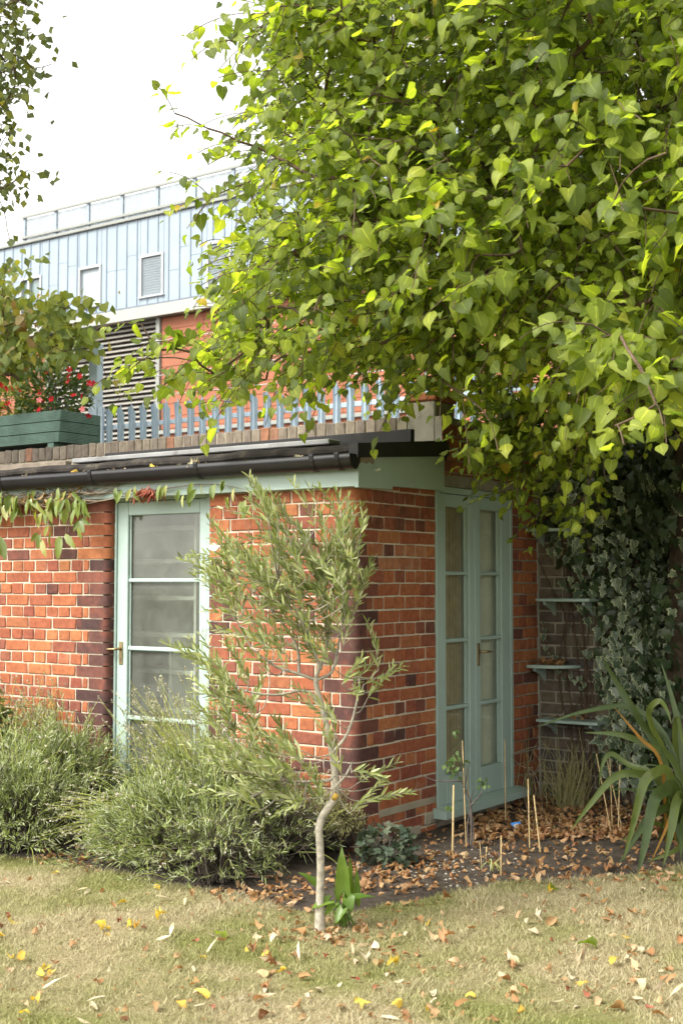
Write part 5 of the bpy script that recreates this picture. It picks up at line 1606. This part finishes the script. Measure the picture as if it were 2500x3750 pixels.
for lab, x0, x1, y, rnd_ in (('topmost corner shelf, in deep shade under the lime leaves', 1915, 2010, 1939, True), ('bare sage green shelf level with the door handle', 1958, 2155, 2195, False), ('quarter-round corner shelf piled with dead leaves', 1918, 2040, 2438, True), ('lowest sage green shelf with a few dead leaves on it', 1960, 2185, 2636, False)):
    pa, z_ = onq(x0, y, qA); pb, _ = onq(x1, y, qA); pa = max(pa, .012)
    wshelf(lab, pa, pa + (.30 if rnd_ else pb - pa), qA, z_ + .0, rnd_)

# ================================================================== flax-like strap plant
FX_BASE = gnd(2500, 3105)
FX = thing('flax_plant', 'strap-leaved flax with arching green leaves at the bed edge', 'plant', tuple(FX_BASE))
FD = FX_BASE[1]
def strap(pts, w0, mat='flax_leaf', dz=(0, 0)):
    P = np.array([at(x, y, FD + d) for x, y, d in pts]); P = spline(np.vstack([FX_BASE + [rng.normal(0, .05), rng.normal(0, .04), .03], P]), 5)
    n_ = len(P); T_ = norm(np.gradient(P, axis=0))
    V, F = [], []
    for k in range(n_):
        s_ = k / (n_ - 1)
        w_ = w0 * min(1, .55 + s_ * 2.2) * (1 - max(0, (s_ - .55) / .45) ** 1.6 * .93)
        sd = norm(np.cross(T_[k], [0.15, -1, .25])); up = norm(np.cross(sd, T_[k]))
        V += [P[k] - sd * w_, P[k] - up * w_ * .28, P[k] + sd * w_]
    for k in range(n_ - 1):
        a = 3 * k; F += [(a, a + 1, a + 4, a + 3), (a + 1, a + 2, a + 5, a + 4)]
    MB().add(V, F, True).build('leaf', MAT[mat], FX, world=True)
for pts, w_, *mt in (([(2434, 2803, -.05), (2330, 2620, -.1), (2255, 2500, -.12), (2205, 2410, -.15)], .021),
                     ([(2437, 2787, .0), (2385, 2660, -.1), (2376, 2600, -.15), (2411, 2566, -.17), (2440, 2600, -.2), (2456, 2650, -.22)], .017),
                     ([(2470, 2800, -.0), (2380, 2735, -.1), (2271, 2691, -.15), (2140, 2682, -.2)], .02),
                     ([(2470, 2780, .05), (2390, 2640, .1), (2300, 2590, .12), (2239, 2587, .12), (2100, 2615, .1), (1965, 2662, .05)], .017),
                     ([(2450, 2840, -.15), (2400, 2828, -.3), (2355, 2870, -.36), (2319, 3010, -.4), (2281, 3150, -.42)], .026),
                     ([(2470, 2890, -.2), (2430, 2895, -.35), (2390, 2940, -.45), (2360, 3090, -.52), (2333, 3205, -.55)], .032),
                     ([(2490, 2920, -.2), (2472, 2946, -.35), (2456, 3042, -.42), (2427, 3172, -.45)], .026),
                     ([(2440, 2870, -.05), (2340, 2835, -.15), (2250, 2845, -.2), (2159, 2946, -.25), (2089, 3040, -.25)], .021),
                     ([(2440, 2905, -.1), (2340, 2893, -.2), (2204, 2888, -.25)], .007),
                     ([(2480, 2850, .1), (2470, 2700, .05), (2478, 2625, 0), (2500, 2740, -.1)], .018),
                     ([(2520, 2850, .0), (2540, 2650, -.1), (2560, 2500, -.15)], .022), ([(2500, 2860, .1), (2490, 2700, .15), (2460, 2560, .2), (2420, 2430, .25)], .019),
                     ([(2560, 2880, -.1), (2640, 2760, -.2), (2740, 2700, -.3)], .022), ([(2540, 2920, -.2), (2580, 3000, -.4), (2600, 3150, -.5)], .028),
                     ([(2520, 3080, -.2), (2460, 3120, -.35), (2367, 3156, -.42)], .014), ([(2520, 2980, -.15), (2500, 3030, -.3), (2490, 3140, -.4)], .026),
                     ([(2420, 2800, -.1), (2340, 2700, -.16), (2249, 2592, -.2)], .010, 'flax_yellow'), ([(2460, 2980, -.2), (2430, 3050, -.3), (2378, 3165, -.36)], .008, 'flax_yellow'),
                     ([(2400, 2850, .0), (2300, 2800, .05), (2236, 2760, .05), (2204, 2800, .03), (2191, 2880, .02)], .015),
                     ([(2500, 2900, .0), (2440, 2820, -.1), (2370, 2800, -.16), (2330, 2815, -.2)], .005),
                     ([(2380, 3010, .0), (2330, 3050, -.1), (2270, 3080, -.15)], .013), ([(2450, 2960, -.1), (2370, 3000, -.25), (2330, 3060, -.3), (2260, 3170, -.36)], .02)):
    strap(pts, w_, *(mt or ['flax_leaf']))

# ================================================================== small bed plants
def sp_leaf_plant(name, label, base, leaves, mat):
    pass
AR_BASE = gnd(1262, 3392)
AR = thing('arum_plant', 'bright green arrow-leaved arum growing beside the olive stem', 'plant', tuple(AR_BASE))
AD = AR_BASE[1]
def arrow_leaf(tipx, tipy, bx, by, w_, nvec, d0=0, mat='arum_leaf'):
    a, b = at(bx, by, AD + d0), at(tipx, tipy, AD + d0 - .03); Yv = b - a; L = np.linalg.norm(Yv)
    o = [(.05, .02), (.3, -.22), (.42, -.1), (.45, .12), (.38, .4), (.22, .72), (.01, 1.0)]
    V, T = blade_template(o, [0, .35, .7, 1.0], fold=.45, droop=.25, wave=.06, seed=int(bx))
    V, T = scatter((V, T), [a], [Yv], [np.asarray(nvec, float)], L, w_)
    st = link('leaf', np_mesh('leaf', to_local(V, AR), T, True), MAT[mat], AR)
    base = AR_BASE + [rng.normal(0, .02), rng.normal(0, .02), 0]
    MB().tube(spline([base, (base + a) / 2 + [.0, 0, .01], a], 5), np.linspace(.005, .003, 11), 6).build('stalk', MAT['arum_leaf'], AR, world=True)
arrow_leaf(1248, 3105, 1258, 3265, .075, (-.2, -1, .25)); arrow_leaf(1285, 3140, 1275, 3290, .05, (.5, -1, .2), .03); arrow_leaf(1102, 3188, 1158, 3245, .06, (-.2, -.5, 1), .05); arrow_leaf(1372, 3276, 1285, 3292, .05, (0, -.4, 1), -.02)
arrow_leaf(1140, 3318, 1205, 3300, .06, (-.1, -.6, .9), -.05); arrow_leaf(1225, 3380, 1255, 3330, .05, (-.4, -.8, .5), -.06); arrow_leaf(1310, 3180, 1300, 3300, .05, (.6, -.8, .3), .02); arrow_leaf(1290, 3335, 1272, 3290, .06, (.3, -1, .3), -.04); arrow_leaf(1185, 3350, 1225, 3310, .045, (-.5, -.8, .5), -.03)
for k in range(9):
    e = AR_BASE + [rng.normal(0, .05), rng.normal(0, .03), rng.uniform(.08, .2)]
    MB().tube(spline([AR_BASE + [rng.normal(0, .025), rng.normal(0, .02), 0], (AR_BASE + e) / 2, e], 4), np.linspace(.004, .0025, 9), 5).build('stalk', MAT['arum_leaf'], AR, world=True)

def rosette(name, label, cat, base, n_, r, h, tm, mat, size, up=.35, stem='grey_stem'):
    t = thing(name, label, cat, tuple(base))
    P, d = ellipsoid_pts(n_, np.asarray(base) + [0, 0, h * .5], (r, r, h * .55), .55)
    ok = P[:, 2] > base[2] + .01; P, d = P[ok], d[ok]; k = len(P)
    V, T = scatter(tm, P, norm(d * [1, 1, .4] + rng.normal(0, .3, (k, 3)) + [0, 0, -.1]), norm(d * .7 + [0, -.2, up] + rng.normal(0, .25, (k, 3))), rng.uniform(.7, 1.2, k) * size)
    link('foliage', np_mesh('foliage', to_local(V, t), T, True), MAT[mat], t, 'stuff')
    st = [(spline([np.asarray(base), (np.asarray(base) + P[i]) / 2 + [0, 0, .02], P[i]], 3), np.full(7, .0025)) for i in range(0, k, 4)]
    V, T = tubes_np(st, 3); link('stems', np_mesh('stems', to_local(V, t), T, True), MAT[stem], t)
    return t
def crinkle(seed):
    r = random.Random(seed); k = 14; V = [(0, .4, 0)]
    for i in range(k):
        a = 2 * math.pi * i / k; rr_ = .5 * (1 + (.22 if i % 2 else -.12)); V.append((rr_ * math.cos(a), .45 + rr_ * math.sin(a), r.uniform(-.1, .14)))
    return np.array(V), np.array([(0, 1 + i, 1 + (i + 1) % k) for i in range(k)])
rosette('heuchera', 'dark crinkle-leaved heuchera clump at the foot of the brick corner', 'plant', gnd(1415, 3165), 190, .145, .19, crinkle(1), 'heuchera_leaf', .046)
SPB = gnd(1802, 3192)
sp = thing('spider_plant', 'tiny yellow-striped grassy plant on the bare soil', 'plant', tuple(SPB))
for k in range(16):
    a = rng.uniform(0, 6.28); L = rng.uniform(.05, .09); o2 = np.array([math.cos(a), math.sin(a), 0])
    P = spline([SPB, SPB + o2 * L * .35 + [0, 0, L * .7], SPB + o2 * L * 1.0 + [0, 0, L * .25]], 4); n_ = len(P); sd = norm(np.cross(o2, [0, 0, 1]))
    V = []
    for j in range(n_): w_ = .0035 * (1 - (j / n_) ** 2); V += [P[j] - sd * w_, P[j] + sd * w_]
    MB().add(V, [(2 * j, 2 * j + 1, 2 * j + 3, 2 * j + 2) for j in range(n_ - 1)], True).build('leaf', MAT['spider_leaf'], sp, world=True)
# young rose
RSB = gnd(1722, 3105)
RS = thing('rose_bush', 'spindly young rose with dark stems before the double door', 'plant', tuple(RSB)); RD = RSB[1]
stl = [[(1722, 3105), (1726, 2990), (1712, 2910), (1680, 2850), (1665, 2800), (1655, 2740)], [(1728, 3110), (1722, 3000), (1716, 2930), (1700, 2890), (1706, 2850), (1720, 2790)], [(1735, 3105), (1730, 3010), (1724, 2930), (1735, 2890)], [(1715, 3110), (1710, 3030), (1720, 2940), (1690, 2860)], [(1722, 2950), (1765, 2900), (1765, 2870)], [(1690, 2860), (1600, 2860), (1545, 2840)]]
V, T = tubes_np([(spline([at(x, y, RD + .02 * i) for i, (x, y) in enumerate(s_)], 4), np.linspace(.005, .0018, 4 * (len(s_) - 1) + 1)) for s_ in stl]); link('stems', np_mesh('stems', to_local(V, RS), T, True), MAT['grey_stem'], RS)
tips = [(1655, 2750), (1640, 2800), (1665, 2790), (1650, 2820), (1680, 2810), (1670, 2770), (1660, 2835), (1645, 2830), (1760, 2865), (1775, 2860), (1780, 2880), (1750, 2870), (1640, 2950), (1665, 2700), (1670, 2680), (1648, 2960), (1630, 2800), (1690, 2790), (1655, 2780), (1675, 2845)]
P = np.array([at(x + rng.normal(0, 6), y + rng.normal(0, 6), RD + rng.normal(0, .03)) for x, y in tips for k in range(3)]); n = len(P)
leaf_parts(RS, 'leaf', [simple_leaf(.34, .15, .2)], lambda k: 'rose_leaf', P, rand_dirs(n, (0, -.2, -.2), .7), rand_dirs(n, (-.1, -.6, .6), .4), rng.uniform(.025, .042, n), 60, (1400, 2500, 2000, 3200), 'foliage')
# dry grass tuft
def tuft(label, base, n_, hmin, hmax, spread, mat='dry_grass'):
    t = thing('grass_tuft', label, 'grass', tuple(base)); Vs, Fs = [], MB()
    for k in range(n_):
        b0 = np.asarray(base) + [rng.normal(0, spread * .45), rng.normal(0, spread * .35), 0]; h = rng.uniform(hmin, hmax) * (1 if rng.random() < .8 else 1.3)
        e = b0 + [rng.normal(0, spread * .9), rng.normal(0, spread * .7), h]; P = spline([b0, b0 + (e - b0) * .5 + [rng.normal(0, .03), 0, .04], e], 4)
        sd = norm(np.array([1, rng.normal(0, .5), 0])); V = []; n2 = len(P)
        for j in range(n2): w_ = .0028 * (1 - (j / n2) ** 2 * .9); V += [P[j] - sd * w_, P[j] + sd * w_]
        Fs.add(V, [(2 * j, 2 * j + 1, 2 * j + 3, 2 * j + 2) for j in range(n2 - 1)], True)
    Fs.build('blades', MAT[mat], t, world=True, kind='stuff')
tuft('tuft of tall straw-coloured dry grass under the lowest shelf', gnd(2085, 2965), 130, .12, .42, .13)
tuft('thin straggle of dry stems at the foot of the red side wall', gnd(1940, 2940), 30, .1, .38, .12)
V, T = tubes_np([(spline([at(x, y, 8.0) for x, y in s_], 5), np.full(5 * (len(s_) - 1) + 1, .0022)) for s_ in ([(1935, 3000), (1915, 2880), (1930, 2840), (1960, 2825), (1995, 2740)], [(1945, 3020), (1960, 2900), (1935, 2820), (1950, 2810)], [(1990, 2980), (1960, 2840), (1900, 2800), (1880, 2760), (1990, 2725)])])
BBS = gnd(1950, 3015); BS = thing('bramble_stems', 'curling bare stems looping between the canes and the door', 'plant', tuple(BBS)); link('stems', np_mesh('stems', to_local(V, BS), T, True), MAT['dry_twig'], BS)

# ================================================================== bamboo canes
def cane(label, bx, by, tx_, ty_, r_=.005, dd=0.0):
    b = gnd(bx, by); e = at(tx_, ty_, b[1] + dd); t = thing('bamboo_cane', label, 'cane', tuple(b), 0, 'bamboo canes stuck in the bed')
    r_ *= .72
    L = np.linalg.norm(e - b); k = max(2, int(L / .13)); m = MB(); d = (e - b) / L
    m.tube([b - d * .06, b, e], [r_, r_, r_ * .8], 8); m.build('stem', MAT['bamboo'], t, world=True)
    for i in range(1, k):
        c = b + d * L * i / k; MB().tube([c - d * .003, c, c + d * .003], [r_ * 1.0, r_ * 1.35, r_ * 1.0], 8, cap=False).build('node', MAT['dry_twig'], t, world=True)
cane('stout bamboo cane standing before the near edge of the double door', 1656, 3140, 1660, 2875, .0085)
cane('tall thin bamboo cane before the brown-curtained door leaf', 1706, 3098, 1692, 2712, .0055)
cane('bamboo cane leaning among the rose stems', 1726, 3040, 1706, 2800, .004, .1)
cane('tall bamboo cane reaching up beside the far edge of the double door', 1850, 3020, 1847, 2708, .0052)
cane('bamboo cane standing upright behind the blue plant label', 1938, 3105, 1932, 2852, .006)
cane('yellow bamboo cane leaning left beside the blue plant label', 1977, 3122, 1953, 2912, .0065, .05)
cane('grey cane standing in the pebbly soil beside the tiny striped plant', 1833, 3196, 1834, 3060, .006)
cane('thin short stick before the tiny striped plant', 1763, 3180, 1755, 3082, .003)
cane('short grey stub in the soil left of the tiny striped plant', 1778, 3145, 1781, 3100, .005)
cane('thick short bamboo stub behind the dark crinkled plant', 1398, 3085, 1400, 2992, .011)
cane('thin short bamboo stub at the edge of the dark crinkled plant', 1454, 3112, 1456, 3045, .007)
cane('leftmost of the canes leaning under the flax leaves', 2237, 3055, 2182, 2760, .005, .1)
cane('straight cane under the flax leaves, second from the left', 2240, 3025, 2231, 2778, .005)
cane('cane leaning left across its neighbours under the flax leaves', 2277, 3040, 2222, 2790, .005, .05)
cane('upright cane nearest the flax leaves', 2262, 3050, 2268, 2800, .0052)
# plant label
tb = gnd(1890, 3035); tl = thing('plant_label', 'small blue and white plant label lying in the dead leaves', 'label', tuple(tb), .3)
tl.scale = (.62, .62, .62)
MB().add([(-.05, 0, .005), (.05, 0, .012), (.05, .02, .062), (-.05, .02, .055), (-.05, .003, .003), (.05, .003, .010), (.05, .023, .060), (-.05, .023, .053)], [(0, 1, 2, 3), (7, 6, 5, 4), (0, 4, 5, 1), (1, 5, 6, 2), (2, 6, 7, 3), (3, 7, 4, 0)]).build('card', MAT['blue_plastic'], tl)
MB().add([(-.025, -.0015, .007), (.047, -.0015, .012), (.045, .010, .04), (.0, .012, .046), (-.03, .008, .034)], [(0, 1, 2, 3, 4)]).build('print', MAT['white_paint'], tl)

# ================================================================== lawn grass, pebbles, fallen leaves
n = 230000
Y_ = 3.4 + (7.6 - 3.4) * rng.random(n) ** .8; X_ = rng.uniform(-1, 1, n) * (.30 * Y_ + .35)
ok = Y_ < edge_y(X_) + .02 * vnoise(X_, Y_, 20, 9) + .015
X_, Y_ = X_[ok], Y_[ok]; n = len(X_)
bare = vnoise(X_, Y_, 7, 21) + .6 * vnoise(X_, Y_, 17, 22)
ok = rng.random(n) < np.clip(.95 - bare * .6, .25, 1); X_, Y_ = X_[ok], Y_[ok]; n = len(X_)
Pb = np.stack([X_, Y_, lawn_z(X_, Y_) - .002], 1); a = rng.uniform(0, 6.283, n)
h = rng.uniform(.008, .026, n) * np.clip(1 + .9 * vnoise(X_, Y_, 11, 31) + .6 * vnoise(X_, Y_, 29, 32), .5, 2.2); w_ = rng.uniform(.0012, .0028, n)
sd = np.stack([np.cos(a), np.sin(a), a * 0], 1) * w_[:, None]
tipv = Pb + np.stack([rng.normal(0, .7, n) * h, rng.normal(0, .7, n) * h, h], 1)
V = np.stack([Pb - sd, Pb + sd, tipv], 1).reshape(-1, 3); T = np.arange(3 * n).reshape(-1, 3)
go = link('grass', np_mesh('grass', V, T), MAT['grass_blade']); tag(go, 'short dry straw-coloured lawn grass', 'grass', kind='stuff')
# pebbles
n = 340; px_ = rng.normal(1640, 130, n); py_ = rng.normal(3190, 45, n)
px_[220:] = rng.uniform(1300, 2400, 120); py_[220:] = rng.uniform(3060, 3230, 120)
m = MB()
for x, y in zip(px_, py_):
    b = gnd(x, y); b[2] = soil_z(b[0], b[1])
    if b[1] < edge_y(b[0]) + .03: continue
    s_ = .0025 + .009 * rng.random() ** 2.5; v = [(0, 0, 1), (1, 0, 0), (.3, .9, .1), (-.8, .6, 0), (-.8, -.6, .1), (.3, -.9, 0), (0, 0, -.8)]
    v = [b + np.array(q_) * s_ * [1, 1, .6] * rng.uniform(.8, 1.2) for q_ in v]
    m.add(v, [(0, i, i % 5 + 1) for i in range(1, 6)] + [(6, i % 5 + 1, i) for i in range(1, 6)], True)
po = m.build('gravel', MAT['pebble']); tag(po, 'small pale pebbles scattered on the dark soil', 'gravel', kind='stuff')

dtm = [dead_leaf(s_, 0) for s_ in range(12)] + [dead_leaf(40 + s_, 1) for s_ in range(6)]
dmesh = {}
def dl_mesh(k, mat):
    if (k, mat) not in dmesh:
        me = np_mesh('fallen_leaf', dtm[k][0], dtm[k][1], True); me.materials.append(MAT[mat]); dmesh[k, mat] = me
    return dmesh[k, mat]
LABEL = {('dead_brown', 0): 'curled brown dead leaf', ('dead_pale', 1): 'narrow bleached leaf', ('dead_yellow', 0): 'curled yellow leaf', ('dead_red', 0): 'dark red leaf', ('dead_pale', 0): 'broad pale leaf', ('lime_leaf', 0): 'fallen green leaf'}
def fallen(x, y, mat, kd, size, label=None, group=None, z=None):
    b = gnd(x, y); b[2] = (lawn_z(b[0], b[1]) + .008 if b[1] < edge_y(b[0]) else soil_z(b[0], b[1]) + .004) if z is None else z
    k = int(rng.integers(0, 12)) if kd == 0 else 12 + int(rng.integers(0, 6))
    o = link('fallen_leaf', dl_mesh(k, mat)); o.location = b
    o.rotation_euler = (rng.normal(0, .4), rng.normal(0, .4), rng.uniform(0, 6.28)); o.scale = (size * rng.uniform(.75, 1.1), size, size * rng.uniform(.8, 1.2))
    if not label:
        size_w = 'large ' if size > (.075 if kd else .052) else ('small ' if size < (.06 if kd else .038) else '')
        row = 'by the flower bed' if y < 3360 else ('on the middle lawn' if y < 3560 else 'on the near lawn')
        side_ = 'left of the olive stem' if x < 850 else ('below the olive stem' if x < 1500 else 'right of the olive stem')
        label = size_w + LABEL[mat, kd] + ' ' + row + ', ' + side_
    tag(o, label, 'leaf', group or 'fallen leaves on the lawn'); return o
def lawn_px(n_, xlo=0, xhi=2500, bias=1.0):
    out = []
    while len(out) < n_:
        x, y = rng.uniform(xlo, xhi), 3150 + 600 * rng.random() ** bias
        b = gnd(x, y)
        if b[1] < edge_y(b[0]) - .02: out.append((x, y))
    return out
for x, y in lawn_px(120, 900, 2500, 1.3) + lawn_px(28, 0, 1000): fallen(x, y, 'dead_brown', 0, rng.uniform(.03, .06))
for x, y in lawn_px(34) + lawn_px(14, 0, 1100): fallen(x, y, 'dead_pale', 1, rng.uniform(.065, .11))
for x, y in lawn_px(26) + lawn_px(10, 0, 1000): fallen(x, y, 'dead_yellow', 0, rng.uniform(.032, .062))
for x, y in lawn_px(22): fallen(x, y, 'dead_red', 0, rng.uniform(.02, .035))
for x, y in lawn_px(34, 900, 2500): fallen(x, y, 'dead_pale', 0, rng.uniform(.034, .062))
for x, y in ((2000, 3265), (795, 3430), (2180, 3480)): fallen(x, y, 'lime_leaf', 0, .07)
o = fallen(585, 3195, 'dead_brown', 0, .085, 'large upright orange-brown leaf at the foot of the lavender'); o.rotation_euler = (1.3, .2, .4); o.location[2] += .03
# leaf litter on the bed and along its edge
P, sz = [], []
def litter(n_, f, s0=.03, s1=.06):
    for k in range(n_):
        x, y = f(); b = gnd(x, y)
        rel = b[:2] - np.array([CX, CY]); p_, q_ = rel @ I2, rel @ J2
        if (p_ < .03 and q_ > -.03) or q_ > 2.15: continue
        b[2] = soil_z(b[0], b[1]) + rng.uniform(.0, .02) if b[1] > edge_y(b[0]) else lawn_z(b[0], b[1]) + .008
        P.append(b); sz.append(rng.uniform(s0, s1))
litter(1300, lambda: (rng.uniform(1720, 2420), rng.uniform(2880, 3080)))
litter(420, lambda: (rng.uniform(1500, 2500), rng.uniform(3040, 3240)), .022, .05)
litter(120, lambda: (rng.normal(1400, 120), rng.normal(3215, 35)), .025, .05)
litter(110, lambda: (rng.normal(990, 110), rng.normal(3265, 30)), .025, .05)
litter(60, lambda: (rng.normal(270, 110), rng.normal(3150, 22)), .02, .045)
litter(60, lambda: (rng.normal(1250, 90), rng.normal(3420, 25)), .02, .045)
litter(70, lambda: (rng.uniform(1250, 1500), rng.uniform(3100, 3250)), .02, .04)
litter(260, lambda: (rng.uniform(0, 2500), rng.uniform(3220, 3750)), .008, .022)
P = np.array(P); n = len(P); kd = rng.integers(0, 12, n); Vs = []
for k in range(12):
    i = np.where(kd == k)[0]
    if len(i): Vs.append(scatter(dtm[k], P[i], np.stack([np.cos(i * 2.4), np.sin(i * 2.4), rng.normal(0, .35, len(i))], 1), norm(np.array([0, 0, 1]) + rng.normal(0, .4, (len(i), 3))), np.array(sz)[i]))
V, T = join(Vs); lo = link('leaf_litter', np_mesh('leaf_litter', V, T, True), MAT['dead_brown']); tag(lo, 'brown leaf litter covering the bed by the double door', 'leaves', kind='stuff')
# dead leaves on shelves, gutter and shrubs
def dry_at(P_, mat, size, label, group, rot=None):
    k = int(rng.integers(0, 12)); o = link('fallen_leaf', dl_mesh(k, mat)); o.location = P_; o.scale = (size,) * 3
    o.rotation_euler = rot or (rng.normal(0, .4), rng.normal(0, .4), rng.uniform(0, 6.28)); tag(o, label, 'leaf', group)
_, zc = onq(1918, 2438, qA)
for k in range(26): dry_at(tuple(W(.03 + rng.random() * .2, QE - .03 - rng.random() * .13, zc + .008 + rng.random() * .02)), 'dead_brown', rng.uniform(.035, .06), 'dead leaf heaped on the quarter-round corner shelf', 'dead leaves on the corner shelf')
_, zd = onq(1960, 2636, qA)
for k in range(9): dry_at(tuple(W(.12 + rng.random() * .3, QE - .04 - rng.random() * .1, zd + .009)), 'dead_brown', rng.uniform(.03, .055), 'dead leaf lying on the lowest green shelf', 'dead leaves on the lowest shelf')
for p_ in (-2.9, -2.55, -2.5, -2.05, -2.0, -1.72, -1.68, -1.5, -1.42, -1.36, -1.3, -1.18, -1.1, -.98, -.62, -.3):
    dry_at(tuple(W(p_ + rng.normal(0, .02), -.10, 2.135 + rng.random() * .012)), 'dead_pale' if rng.random() < .7 else 'dead_yellow', rng.uniform(.04, .07), 'pale dry leaf caught along the rim of the black gutter', 'dry leaves in the gutter')
